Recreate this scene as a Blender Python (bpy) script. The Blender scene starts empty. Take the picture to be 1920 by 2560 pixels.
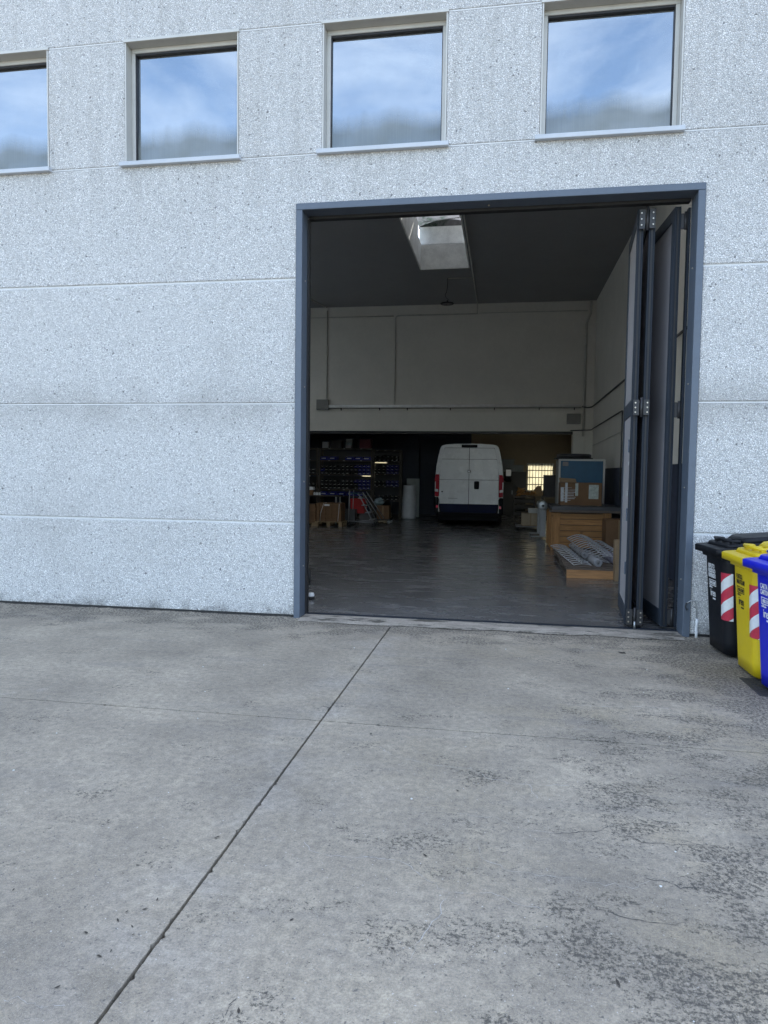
import bpy, bmesh, math, random
from mathutils import Vector, Matrix
random.seed(7)
ORD = ('first', 'second', 'third', 'fourth', 'fifth', 'sixth', 'seventh', 'eighth', 'ninth', 'tenth', 'eleventh', 'twelfth')
ROW = {3: ('bottom', 'middle', 'top'), 2: ('lower', 'upper')}
sc = bpy.context.scene
COL = sc.collection
R = math.radians

# ------------------------------------------------------------------ camera
def make_camera():
    yaw, pitch, roll = R(9.55), R(-3.15), R(0.76)
    f = Vector((-math.sin(yaw)*math.cos(pitch), math.cos(yaw)*math.cos(pitch), math.sin(pitch)))
    r = Vector((math.cos(yaw), math.sin(yaw), 0)); u = r.cross(f)
    r2 = math.cos(roll)*r + math.sin(roll)*u; u2 = -math.sin(roll)*r + math.cos(roll)*u
    cd = bpy.data.cameras.new('camera'); co = bpy.data.objects.new('camera', cd); COL.objects.link(co)
    m = Matrix((r2, u2, -f)).transposed().to_4x4(); m.translation = (0, -7.155, 1.55)
    co.matrix_world = m
    cd.sensor_fit = 'VERTICAL'; cd.sensor_height = 36.0; cd.lens = 36.0*1760/2560
    cd.clip_start = 0.05; cd.clip_end = 2000
    sc.camera = co
make_camera()

# ------------------------------------------------------------------ world, sun, exposure
SUN_EL, SUN_AZ = R(40), R(12)      # the sun stands behind the building; azimuth from +y towards +x
def make_world():
    w = bpy.data.worlds.new('World'); sc.world = w; w.use_nodes = True
    nt = w.node_tree; N = nt.nodes; L = nt.links; N.clear()
    out = N.new('ShaderNodeOutputWorld'); bg = N.new('ShaderNodeBackground')
    sky = N.new('ShaderNodeTexSky'); sky.sky_type = 'NISHITA'; sky.sun_disc = False
    sky.sun_elevation = SUN_EL; sky.sun_rotation = SUN_AZ; sky.air_density = 1.0; sky.dust_density = 1.2
    tc = N.new('ShaderNodeTexCoord'); mp = N.new('ShaderNodeMapping'); mp.inputs['Scale'].default_value = (1.5, 1.5, 3.6)
    no = N.new('ShaderNodeTexNoise'); no.inputs['Scale'].default_value = 2.3; no.inputs['Detail'].default_value = 7; no.inputs['Roughness'].default_value = .58
    no.inputs['Distortion'].default_value = .6
    rp = N.new('ShaderNodeValToRGB'); rp.color_ramp.elements[0].position = .38; rp.color_ramp.elements[1].position = .80
    rp.color_ramp.elements[0].color = (.03, .03, .03, 1); rp.color_ramp.elements[1].color = (.48, .48, .48, 1)
    mx = N.new('ShaderNodeMix'); mx.data_type = 'RGBA'
    mx.inputs['B'].default_value = (7.2, 7.5, 7.9, 1)
    L.new(tc.outputs['Generated'], mp.inputs['Vector']); L.new(mp.outputs['Vector'], no.inputs['Vector'])
    L.new(no.outputs['Fac'], rp.inputs['Fac']); L.new(rp.outputs['Color'], mx.inputs['Factor'])
    L.new(sky.outputs['Color'], mx.inputs['A']); L.new(mx.outputs['Result'], bg.inputs['Color'])
    bg.inputs['Strength'].default_value = .13
    L.new(bg.outputs['Background'], out.inputs['Surface'])
    sd = bpy.data.lights.new('sun', 'SUN'); sd.energy = 3.2; sd.angle = R(.53); sd.color = (1, .95, .86)
    so = bpy.data.objects.new('sun', sd); COL.objects.link(so)
    d = Vector((math.sin(SUN_AZ)*math.cos(SUN_EL), math.cos(SUN_AZ)*math.cos(SUN_EL), math.sin(SUN_EL)))
    so.rotation_euler = d.to_track_quat('Z', 'Y').to_euler(); so.location = (0, 40, 40)
make_world()
vs = sc.view_settings
vs.view_transform = 'Standard'; vs.look = 'None'; vs.gamma = 1; vs.use_curve_mapping = False; vs.exposure = 2.17
sc.render.engine = 'CYCLES'
cy = sc.cycles
cy.max_bounces = 10; cy.diffuse_bounces = 6; cy.glossy_bounces = 4; cy.transmission_bounces = 6; cy.transparent_max_bounces = 8
cy.use_denoising = True; cy.sample_clamp_indirect = 6
cy.caustics_reflective = False; cy.caustics_refractive = False

# ------------------------------------------------------------------ node helpers
class NT:
    def __init__(s, name):
        s.m = bpy.data.materials.new(name); s.m.use_nodes = True
        s.t = s.m.node_tree; s.N = s.t.nodes; s.N.clear()
        s.out = s.N.new('ShaderNodeOutputMaterial')
        s.tc = None
    def n(s, typ, ins=None, **kw):
        o = s.N.new(typ)
        for k, v in kw.items(): setattr(o, k, v)
        for k, v in (ins or {}).items():
            if isinstance(v, bpy.types.NodeSocket): s.t.links.new(v, o.inputs[k])
            else: o.inputs[k].default_value = v
        return o
    def obj(s):
        if not s.tc: s.tc = s.n('ShaderNodeTexCoord')
        return s.tc.outputs['Object']
    def uv(s):
        if not s.tc: s.tc = s.n('ShaderNodeTexCoord')
        return s.tc.outputs['UV']
    def mapv(s, v, scale=(1,1,1), loc=(0,0,0)):
        return s.n('ShaderNodeMapping', {'Vector': v, 'Scale': scale, 'Location': loc}).outputs['Vector']
    def noise(s, v, scale, detail=3, rough=.5, dist=0):
        return s.n('ShaderNodeTexNoise', {'Vector': v, 'Scale': scale, 'Detail': detail, 'Roughness': rough, 'Distortion': dist}).outputs['Fac']
    def vor(s, v, scale, feature='F1'):
        return s.n('ShaderNodeTexVoronoi', {'Vector': v, 'Scale': scale}, feature=feature)
    def math(s, op, a, b=0.0, clamp=False):
        o = s.n('ShaderNodeMath', operation=op); o.use_clamp = clamp
        for i, v in enumerate((a, b)):
            if isinstance(v, bpy.types.NodeSocket): s.t.links.new(v, o.inputs[i])
            else: o.inputs[i].default_value = v
        return o.outputs[0]
    def rng(s, v, a, b, c=0.0, d=1.0):
        return s.n('ShaderNodeMapRange', {'Value': v, 'From Min': a, 'From Max': b, 'To Min': c, 'To Max': d}).outputs['Result']
    def mix(s, f, a, b, mode='MIX'):
        o = s.n('ShaderNodeMix', data_type='RGBA', blend_type=mode)
        for k, v in (('Factor', f), ('A', a), ('B', b)):
            if isinstance(v, bpy.types.NodeSocket): s.t.links.new(v, o.inputs[k])
            else: o.inputs[k].default_value = v if k == 'Factor' else (*v, 1) if len(v) == 3 else v
        return o.outputs['Result']
    def xyz(s, v):
        return s.n('ShaderNodeSeparateXYZ', {'Vector': v}).outputs
    def bump(s, hgt, strength=.3, dist=.01):
        return s.n('ShaderNodeBump', {'Height': hgt, 'Strength': strength, 'Distance': dist}).outputs['Normal']
    def bsdf(s, col, rough=.6, metal=0.0, normal=None, spec=.5, **extra):
        b = s.n('ShaderNodeBsdfPrincipled')
        def put(k, v):
            if v is None: return
            if isinstance(v, bpy.types.NodeSocket): s.t.links.new(v, b.inputs[k])
            else: b.inputs[k].default_value = (*v, 1) if isinstance(v, tuple) and len(v) == 3 else v
        put('Base Color', col); put('Roughness', rough); put('Metallic', metal); put('Normal', normal); put('Specular IOR Level', spec)
        for k, v in extra.items(): put(k.replace('_', ' '), v)
        return b.outputs[0]
    def fin(s, sh):
        s.t.links.new(sh, s.out.inputs['Surface']); return s.m

MATS = {}
def simple(name, col, rough=.6, metal=0.0, var=.18, scale=6.0, bump=0.0, bscale=60, spec=.5):
    """a plain surface with blotchy wear in colour and gloss"""
    if name in MATS: return MATS[name]
    t = NT(name); o = t.obj()
    a = t.noise(o, scale, 5, .6); b = t.noise(o, scale*9, 3, .6)
    f = t.rng(t.math('ADD', t.math('MULTIPLY', a, .7), t.math('MULTIPLY', b, .3)), .3, .7)
    dk = tuple(c*(1-var) for c in col); lt = tuple(min(1, c*(1+var*.8)) for c in col)
    c = t.mix(f, dk, lt)
    r = t.rng(a, .3, .7, max(.04, rough-.08), min(1, rough+.08))
    nm = t.bump(t.noise(o, bscale, 4, .6), bump, .01) if bump else None
    MATS[name] = t.fin(t.bsdf(c, r, metal, nm, spec)); return MATS[name]

def mat_pebble():
    t = NT('washed_pebble_concrete'); o = t.obj()
    wob = t.mix(.5, o, t.n('ShaderNodeTexNoise', {'Vector': o, 'Scale': 14.0, 'Detail': 2.0}).outputs['Color'], 'LINEAR_LIGHT')
    wob = t.mix(.025, o, t.n('ShaderNodeTexNoise', {'Vector': o, 'Scale': 22.0, 'Detail': 1.0}).outputs['Color'])
    v = t.vor(wob, 66.0); v2 = t.vor(wob, 66.0, 'DISTANCE_TO_EDGE')
    edge = t.rng(v2.outputs['Distance'], .0, .17)
    sel = t.xyz(v.outputs['Color'])
    stone = t.mix(t.rng(sel[0], 0, 1), (.60, .605, .60), (.82, .82, .81))
    stone = t.mix(t.rng(sel[1], .993, .998), stone, (.16, .16, .16))
    stone = t.mix(t.rng(sel[2], .8, 1.0, 0, .35), stone, (.55, .52, .47))
    col = t.mix(edge, (.26, .265, .27), stone)
    p = t.xyz(o)
    # grime: broad brown-grey clouds, streaks under the sill line, splash line at the foot
    big = t.noise(o, .55, 6, .62, .5)
    st = t.noise(t.mapv(o, (5, 1, .45)), 1.6, 5, .65)
    g1 = t.rng(big, .50, .74, 0, .5)
    ju = t.math('MULTIPLY', t.rng(t.math('ABSOLUTE', t.math('SUBTRACT', p[2], 2.25)), .0, .34, 1, 0), t.rng(t.noise(o, 1.2, 5, .65), .38, .62, 0, .95))
    top = t.math('MULTIPLY', t.rng(p[2], 3.5, 4.8, 0, 1), t.rng(st, .42, .68, 0, .6))
    foot = t.math('MULTIPLY', t.rng(p[2], .0, .17, 1, 0), t.rng(t.noise(o, 6, 6, .65), .42, .62, .05, 1))
    g = t.math('MAXIMUM', t.math('MAXIMUM', g1, ju), top)
    pt_ = t.n('ShaderNodeObjectInfo').outputs['Random']
    col = t.mix(t.rng(pt_, 0, 1, 0, .10), col, (.5, .5, .49))
    dots = t.math('MULTIPLY', t.rng(t.vor(o, 5.5).outputs['Distance'], .05, .075, 1, 0), t.rng(t.noise(o, 3, 2, .5), .45, .55))
    col = t.mix(t.math('MULTIPLY', dots, .5), col, (.12, .12, .12))
    col = t.mix(t.math('MULTIPLY', g, .62), col, t.mix(.75, col, (.24, .235, .22)))
    col = t.mix(t.math('MULTIPLY', foot, .8), col, (.06, .06, .055))
    h = t.math('MULTIPLY', t.rng(v2.outputs['Distance'], 0, .3), t.rng(sel[2], 0, 1, .6, 1))
    return t.fin(t.bsdf(col, .75, 0, t.bump(h, .6, .009), .3))

def mat_ground():
    t = NT('yard_concrete'); o = t.obj(); p = t.xyz(o)
    a = t.noise(o, 1.1, 6, .62); b = t.noise(o, 6.5, 5, .6); c = t.noise(o, 110, 3, .7); e = t.noise(o, 300, 2, .6)
    col = t.mix(t.rng(a, .32, .66), (.26, .223, .170), (.54, .464, .352))
    col = t.mix(t.rng(b, .35, .7, 0, .5), col, (.345, .30, .24))
    yel = t.math('MULTIPLY', t.rng(t.noise(t.mapv(o, loc=(3, 7, 0)), 1.25, 5, .6), .52, .72, 0, .75), t.rng(p[0], -1.5, .6))
    col = t.mix(yel, col, (.37, .305, .20))
    # pale bloom washed out of the long joint and in patches
    blo = t.rng(t.math('ABSOLUTE', t.math('ADD', p[0], 1.09)), .0, .45, 1, 0)
    blo = t.math('MULTIPLY', blo, t.rng(t.noise(o, 2.6, 6, .65), .45, .75, 0, .7))
    pat = t.rng(t.noise(t.mapv(o, loc=(9, 2, 4)), 3.4, 6, .6, .8), .69, .76, 0, .5)
    col = t.mix(t.math('MAXIMUM', blo, pat), col, (.52, .475, .42))
    # worn streaks across, left by tyres
    tyr = t.rng(t.noise(t.mapv(o, (.35, 3.0, 1)), 1.7, 4, .5), .56, .68, 0, .22)
    col = t.mix(tyr, col, (.17, .17, .175))
    # speckle of sand grains and pits
    mid = t.noise(o, 24, 6, .72)
    col = t.mix(t.rng(mid, .36, .62), t.mix(.48, col, (.11, .10, .085)), col)
    col = t.mix(t.rng(c, .34, .60), t.mix(.42, col, (.09, .085, .08)), col)
    col = t.mix(t.rng(e, .56, .70, 0, .5), col, (.55, .53, .5)); col = t.mix(t.rng(t.noise(t.mapv(o, loc=(8, 1, 2)), 85, 2, .5), .69, .75, 0, .8), col, (.62, .60, .57))
    pit = t.rng(t.noise(t.mapv(o, loc=(5, 5, 5)), 46, 3, .6), .30, .36, 1, 0)
    col = t.mix(t.math('MULTIPLY', pit, .7), col, (.09, .09, .092))
    # dark lichen crust, thick towards the bins and along the wall
    reg = t.math('MAXIMUM', t.rng(t.math('SUBTRACT', p[0], t.math('MULTIPLY', t.math('ADD', p[1], 3.0), .28)), -.35, 1.75, 0, 1),
                 t.math('MAXIMUM', t.math('MULTIPLY', t.rng(p[1], -1.0, -.12), 1.45), t.math('MAXIMUM', t.math('MULTIPLY', t.rng(p[0], .8, 1.8), 1.6), t.math('MULTIPLY', t.rng(p[1], -4.2, -5.2), t.rng(p[0], -.5, .6, 0, 1.35)))))
    li = t.noise(t.mapv(o, (1, 1.6, 1), (1.7, 4.2, 0)), 2.4, 5, .6, .2); lf = t.noise(o, 46, 7, .86)
    ms = t.rng(t.math('ADD', li, t.math('MULTIPLY', reg, .20)), .51, .72)
    lk = t.rng(t.math('ADD', lf, t.math('MULTIPLY', ms, .125)), .605, .655)
    col = t.mix(t.math('MULTIPLY', lk, .86), col, t.mix(b, (.036, .034, .031), (.085, .08, .071)))
    h = t.math('ADD', t.math('MULTIPLY', c, .5), t.math('ADD', t.math('MULTIPLY', e, .3), t.math('MULTIPLY', pit, -.6)))
    return t.fin(t.bsdf(col, .88, 0, t.bump(h, .55, .006), .25))

def mat_floor():
    t = NT('worn_floor_concrete'); o = t.obj()
    a = t.noise(o, .9, 6, .65); s = t.noise(t.mapv(o, (1, 3, 1)), 1.4, 6, .68, .4); c = t.noise(o, 60, 3, .6)
    col = t.mix(t.rng(a, .3, .7), (.08, .078, .077), (.165, .162, .16))
    col = t.mix(t.rng(s, .46, .72, 0, .5), col, (.25, .248, .245))
    col = t.mix(t.rng(c, .3, .6, .4, 0), col, (.07, .07, .07))
    r = t.rng(s, .35, .7, .15, .36)
    return t.fin(t.bsdf(col, r, 0, t.bump(t.noise(o, 7, 4, .6), .012, .02), .5))

def mat_glass_window():
    t = NT('mirror_coated_glass'); o = t.obj(); p = t.xyz(o)
    # object space: z from 0 (bottom) up the pane; a streak-edged band painted low on it as a dark reflection
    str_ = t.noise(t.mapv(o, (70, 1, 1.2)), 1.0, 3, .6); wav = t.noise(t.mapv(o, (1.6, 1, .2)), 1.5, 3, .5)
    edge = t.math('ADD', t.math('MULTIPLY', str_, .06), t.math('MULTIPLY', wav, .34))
    refl_band = t.rng(t.math('SUBTRACT', t.math('ADD', edge, .10), p[2]), -.10, .10)
    refl_band = t.math('MULTIPLY', refl_band, t.rng(t.noise(o, 3, 4, .6), .3, .7, .66, .86))
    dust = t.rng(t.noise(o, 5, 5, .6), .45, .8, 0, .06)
    gl = t.n('ShaderNodeBsdfGlossy', {'Color': (.84, .93, 1.0, 1), 'Roughness': .0,
             'Normal': t.bump(t.noise(t.mapv(o, loc=(2, 1, 3)), 1.3, 2, .4), .012, .05)}).outputs[0]
    dk = t.n('ShaderNodeBsdfTransparent', {'Color': (.10, .115, .12, 1)}).outputs[0]
    fr = t.n('ShaderNodeFresnel', {'IOR': 1.6}).outputs[0]
    fac = t.rng(fr, 0.05, 1, .34, 1.0)
    g = t.n('ShaderNodeMixShader', {0: fac, 1: dk, 2: gl}).outputs[0]
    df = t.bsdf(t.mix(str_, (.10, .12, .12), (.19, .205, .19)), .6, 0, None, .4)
    return t.fin(t.n('ShaderNodeMixShader', {0: t.math('MAXIMUM', refl_band, dust), 1: g, 2: df}).outputs[0])

def mat_frosted(name, col, tr=.8):
    t = NT(name); o = t.obj()
    c = t.mix(t.rng(t.noise(o, 3.2, 5, .6), .35, .7), tuple(x*.8 for x in col), col)
    a = t.n('ShaderNodeBsdfTranslucent', {'Color': c}).outputs[0]
    b = t.bsdf(c, .35)
    return t.fin(t.n('ShaderNodeMixShader', {0: tr, 1: b, 2: a}).outputs[0])

def mat_dome():
    t = NT('mossy_skylight_plastic'); o = t.obj()
    n1 = t.noise(t.mapv(o, (1, .6, 1)), 1.7, 6, .6, .6); n2 = t.noise(o, 11, 5, .7)
    c = t.mix(t.rng(n2, .3, .7), (.085, .085, .09), (.13, .13, .135))
    m = t.math('MULTIPLY', t.rng(n1, .48, .60), t.rng(n2, .38, .58))
    c = t.mix(m, c, (.028, .042, .034))
    a = t.n('ShaderNodeBsdfTranslucent', {'Color': c}).outputs[0]
    return t.fin(t.n('ShaderNodeMixShader', {0: .8, 1: t.bsdf(c, .4), 2: a}).outputs[0])

def mat_wood(name, col, axis=0, var=.35):
    if name in MATS: return MATS[name]
    t = NT(name)
    oi = t.n('ShaderNodeObjectInfo').outputs['Random']
    sc_ = [9, 9, 9]; sc_[axis] = .7
    v = t.mapv(t.obj(), tuple(sc_))
    v = t.n('ShaderNodeVectorMath', {0: v, 1: t.n('ShaderNodeCombineXYZ', {'X': t.math('MULTIPLY', oi, 40), 'Y': t.math('MULTIPLY', oi, 23)}).outputs[0]}, operation='ADD').outputs[0]
    g = t.noise(v, 3.0, 5, .6, 1.2); kn = t.rng(t.noise(t.mapv(t.obj(), loc=(3, 2, 1)), 4.2, 2, .5), .68, .74)
    c = t.mix(t.rng(g, .3, .7), tuple(x*(1-var) for x in col), tuple(min(1, x*1.2) for x in col))
    c = t.mix(t.math('MULTIPLY', kn, .7), c, tuple(x*.3 for x in col))
    c = t.mix(t.rng(oi, 0, 1, 0, .35), c, tuple(x*.6 for x in col))
    MATS[name] = t.fin(t.bsdf(c, .7, 0, t.bump(g, .2, .004), .3)); return MATS[name]

def mat_card(name, col):
    if name in MATS: return MATS[name]
    t = NT(name); o = t.obj(); oi = t.n('ShaderNodeObjectInfo').outputs['Random']
    c = t.mix(t.rng(t.noise(o, 3.5, 5, .6), .3, .7), tuple(x*.8 for x in col), tuple(x*1.1 for x in col))
    c = t.mix(t.rng(oi, 0, 1, 0, .4), c, tuple(x*.65 for x in col))
    MATS[name] = t.fin(t.bsdf(c, .8, 0, t.bump(t.noise(t.mapv(o, (1, 1, 8)), 6, 3, .5), .15, .01), .2)); return MATS[name]

def mat_sticker():
    t = NT('red_white_reflective_sticker'); u = t.xyz(t.uv())
    k = t.math('FRACT', t.math('ADD', t.math('MULTIPLY', u[1], 2.1), t.math('ADD', t.math('MULTIPLY', u[0], -.52), .88)))
    red = t.math('GREATER_THAN', k, .5)
    n = t.noise(t.obj(), 14, 5, .65)
    c = t.mix(red, t.mix(t.rng(n, .35, .7), (.60, .64, .66), (.76, .79, .80)), t.mix(t.rng(n, .35, .7), (.42, .03, .06), (.56, .04, .075)))
    return t.fin(t.bsdf(c, .28, 0, None, .5))

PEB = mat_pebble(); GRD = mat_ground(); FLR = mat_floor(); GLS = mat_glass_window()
CONC = simple('smooth_light_concrete', (.62, .63, .63), .8, var=.12, scale=3, bump=.1)
CREAM = simple('cream_wall_paint', (.69, .67, .615), .8, var=.08, scale=1.2, bump=.05)
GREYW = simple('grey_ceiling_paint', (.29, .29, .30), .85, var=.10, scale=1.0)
LINING = simple('white_shaft_lining', (.74, .74, .71), .7, var=.22, scale=5)
ROOFM = simple('roof_felt', (.12, .12, .12), .9)
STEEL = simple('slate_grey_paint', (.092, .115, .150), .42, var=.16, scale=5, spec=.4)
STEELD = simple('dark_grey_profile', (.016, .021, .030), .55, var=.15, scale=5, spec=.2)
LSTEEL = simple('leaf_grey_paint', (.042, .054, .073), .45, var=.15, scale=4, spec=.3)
RUBBER = simple('black_rubber', (.012, .012, .013), .6)
LEAFIN = simple('greige_door_sheet', (.38, .37, .385), .5, var=.06, scale=2)
ALU = simple('window_aluminium', (.50, .50, .475), .45, var=.10, scale=4)
SILLM = simple('painted_sill_metal', (.46, .49, .53), .4, var=.1, scale=3)
GALV = simple('galvanised_steel', (.42, .44, .45), .38, .85, var=.2, scale=12)
SCREW = simple('zinc_screw', (.55, .5, .42), .35, .9)
BLACKP = simple('black_plastic', (.007, .008, .011), .5, var=.2, scale=5, spec=.25)
BLACKM = simple('black_metal', (.02, .02, .022), .5)
WHITEP = simple('white_plastic', (.7, .71, .72), .5)
PVC = simple('white_pvc', (.66, .68, .70), .45)
CORK = simple('rust_brown_metal', (.16, .09, .05), .7)

# ------------------------------------------------------------------ mesh helpers
class MB:
    def __init__(s): s.v = []; s.f = []; s.sm = []
    def add(s, vs, fs, smooth=False):
        b = len(s.v); s.v += [tuple(p) for p in vs]
        for f in fs: s.f.append(tuple(b+i for i in f)); s.sm.append(smooth)
        return s
    def box(s, x0, x1, y0, y1, z0, z1, ch=0.0):
        if x0 > x1: x0, x1 = x1, x0
        if y0 > y1: y0, y1 = y1, y0
        if z0 > z1: z0, z1 = z1, z0
        if ch <= 0:
            return s.add([(x, y, z) for z in (z0, z1) for y in (y0, y1) for x in (x0, x1)],
                         [(0, 2, 3, 1), (4, 5, 7, 6), (0, 1, 5, 4), (2, 6, 7, 3), (0, 4, 6, 2), (1, 3, 7, 5)])
        bm = bmesh.new(); r = bmesh.ops.create_cube(bm, size=1)
        for v in bm.verts:
            v.co = Vector(((x0+x1)/2+v.co.x*(x1-x0), (y0+y1)/2+v.co.y*(y1-y0), (z0+z1)/2+v.co.z*(z1-z0)))
        bmesh.ops.bevel(bm, geom=list(bm.edges), offset=ch, segments=1, affect='EDGES')
        bm.verts.index_update()
        s.add([v.co for v in bm.verts], [[v.index for v in f.verts] for f in bm.faces]); bm.free(); return s
    def cyl(s, p0, p1, r0, r1=None, n=16, caps=True):
        r1 = r0 if r1 is None else r1
        p0, p1 = Vector(p0), Vector(p1); a = (p1-p0).normalized()
        u = a.orthogonal().normalized(); w = a.cross(u)
        vs = [p+(u*math.cos(2*math.pi*i/n)+w*math.sin(2*math.pi*i/n))*r for p, r in ((p0, r0), (p1, r1)) for i in range(n)]
        s.add(vs, [(i, (i+1) % n, n+(i+1) % n, n+i) for i in range(n)], True)
        if caps: s.add(vs, [tuple(range(n-1, -1, -1)), tuple(range(n, 2*n))])
        return s
    def tube(s, pts, r, n=8):
        pts = [Vector(p) for p in pts]; rings = []
        up = None
        for i, p in enumerate(pts):
            d = (pts[min(i+1, len(pts)-1)]-pts[max(i-1, 0)]).normalized()
            if up is None: up = d.orthogonal().normalized()
            up = (up-d*up.dot(d)); up = up.normalized() if up.length > 1e-6 else d.orthogonal().normalized()
            w = d.cross(up)
            rings.append([p+(up*math.cos(2*math.pi*k/n)+w*math.sin(2*math.pi*k/n))*r for k in range(n)])
        vs = [v for g in rings for v in g]; m = len(pts)
        fs = [(i*n+k, i*n+(k+1) % n, (i+1)*n+(k+1) % n, (i+1)*n+k) for i in range(m-1) for k in range(n)]
        s.add(vs, fs, True); s.add(vs, [tuple(range(n-1, -1, -1)), tuple(range((m-1)*n, m*n))]); return s
    def lathe(s, prof, c, axis='z', n=28):
        vs = []
        for r, h in prof:
            for k in range(n):
                a = 2*math.pi*k/n; x, y = r*math.cos(a), r*math.sin(a)
                q = {'z': (x, y, h), 'y': (x, h, y), 'x': (h, x, y)}[axis]
                vs.append((c[0]+q[0], c[1]+q[1], c[2]+q[2]))
        m = len(prof)
        s.add(vs, [(i*n+k, i*n+(k+1) % n, (i+1)*n+(k+1) % n, (i+1)*n+k) for i in range(m-1) for k in range(n)], True)
        return s
    def loft(s, rings, cap=True, smooth=True):
        n = len(rings[0]); vs = [p for g in rings for p in g]; m = len(rings)
        s.add(vs, [(i*n+k, i*n+(k+1) % n, (i+1)*n+(k+1) % n, (i+1)*n+k) for i in range(m-1) for k in range(n)], smooth)
        if cap: s.add(vs, [tuple(range(n-1, -1, -1)), tuple(range((m-1)*n, m*n))])
        return s
    def prism(s, poly, y0, y1):
        """poly of (x, z) extruded along y"""
        n = len(poly)
        vs = [(x, y0, z) for x, z in poly]+[(x, y1, z) for x, z in poly]
        s.add(vs, [tuple(range(n)), tuple(range(2*n-1, n-1, -1))]+[(i, n+i, n+(i+1) % n, (i+1) % n) for i in range(n)])
        return s
    def mesh(s, name):
        me = bpy.data.meshes.new(name); me.from_pydata(s.v, [], s.f)
        me.polygons.foreach_set('use_smooth', s.sm)
        bm = bmesh.new(); bm.from_mesh(me); bmesh.ops.remove_doubles(bm, verts=bm.verts, dist=1e-5)
        bmesh.ops.recalc_face_normals(bm, faces=bm.faces); bm.to_mesh(me); bm.free()
        return me
    def build(s, name, mat, parent=None, loc=None, rot=None):
        me = s.mesh(name); me.materials.append(mat)
        return link(name, me, parent, loc, rot)

def link(name, me, parent=None, loc=None, rot=None):
    o = bpy.data.objects.new(name, me); COL.objects.link(o)
    if parent: o.parent = parent
    if loc: o.location = loc
    if rot: o.rotation_euler = rot
    return o
def empty(name, loc=(0, 0, 0), rot=(0, 0, 0)):
    o = bpy.data.objects.new(name, None); COL.objects.link(o); o.location = loc; o.rotation_euler = rot
    o.empty_display_size = .1; return o
def tag(o, label, cat, group=None):
    o['label'] = label; o['category'] = cat
    if group: o['group'] = group
    return o
def struct(o): o['kind'] = 'structure'; return o
def stuff(o): o['kind'] = 'stuff'; return o
def copy_tree(o, parent=None):
    c = o.copy(); COL.objects.link(c); c.parent = parent
    for ch in list(o.children): copy_tree(ch, c)
    return c
def text_mesh(body, size, width=None, bold=.0, extrude=.0004):
    cu = bpy.data.curves.new('lettering', 'FONT'); cu.body = body; cu.size = size; cu.offset = bold; cu.extrude = extrude
    cu.resolution_u = 3; cu.align_x = 'LEFT'
    o = bpy.data.objects.new('lettering', cu); COL.objects.link(o)
    dg = bpy.context.evaluated_depsgraph_get(); me = bpy.data.meshes.new_from_object(o.evaluated_get(dg))
    bpy.data.objects.remove(o); bpy.data.curves.remove(cu)
    if width:
        xs = [v.co.x for v in me.vertices]; k = width/(max(xs)-min(xs)); x0 = min(xs)
        for v in me.vertices: v.co.x = (v.co.x-x0)*k
    return me

# ================================================================== THE SETTING
g = MB(); g.add([(-400, -400, -.03), (400, -400, -.03), (400, 400, -.03), (-400, 400, -.03)], [(0, 1, 2, 3)])
GROUND = struct(g.build('ground', simple('joint_dirt', (.022, .021, .020), .95, bump=.3)))

def slab(x0, x1, y0, y1, spall_x=None, spall_y=None):
    """concrete slab; edges that face a joint are chipped"""
    rnd = random.Random(int((x0+y0)*100)); pts = []
    def run(a, b, n, side):
        for i in range(n):
            t = i/n; x = a[0]+(b[0]-a[0])*t; y = a[1]+(b[1]-a[1])*t
            if side is not None and i:
                d = abs(rnd.gauss(0, .0011))+(rnd.random() < .035)*rnd.uniform(.004, .013)
                x += side[0]*d; y += side[1]*d
            pts.append((x, y))
    near = (x0 > -2 or x1 > -2)
    run((x0, y0), (x1, y0), 500 if spall_y == 'lo' else 4, (0, 1) if spall_y == 'lo' else None)
    run((x1, y0), (x1, y1), 400 if spall_x == 'hi' else 4, (-1, 0) if spall_x == 'hi' else None)
    run((x1, y1), (x0, y1), 500 if spall_y == 'hi' else 4, (0, -1) if spall_y == 'hi' else None)
    run((x0, y1), (x0, y0), 400 if spall_x == 'lo' else 4, (1, 0) if spall_x == 'lo' else None)
    m = MB(); n = len(pts)
    m.add([(x, y, 0) for x, y in pts]+[(x, y, -.028) for x, y in pts], [tuple(range(n))]+[(i, n+i, n+(i+1) % n, (i+1) % n) for i in range(n)])
    return m.build('slab', GRD, GROUND)
JX, JY = -1.09, -2.955
slab(-9, JX-.006, JY+.0048, -.19, 'hi', 'lo'); slab(JX+.006, 9, JY+.0048, -.19, 'lo', 'lo')
slab(-9, JX-.006, -9, JY-.0048, 'hi', 'hi'); slab(JX+.006, 9, -9, JY-.0048, 'lo', 'hi')
# the yard goes on beyond the four slabs of the picture
for x0, x1, y0, y1 in ((-40, -9.008, -40, -.19), (9.008, 40, -40, -.19), (-9, 9, -40, -9.008)):
    slab(x0, x1, y0, y1)
MOSS = simple('dark_moss', (.045, .047, .04), .95, var=.4, scale=30, bump=.5)
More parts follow.
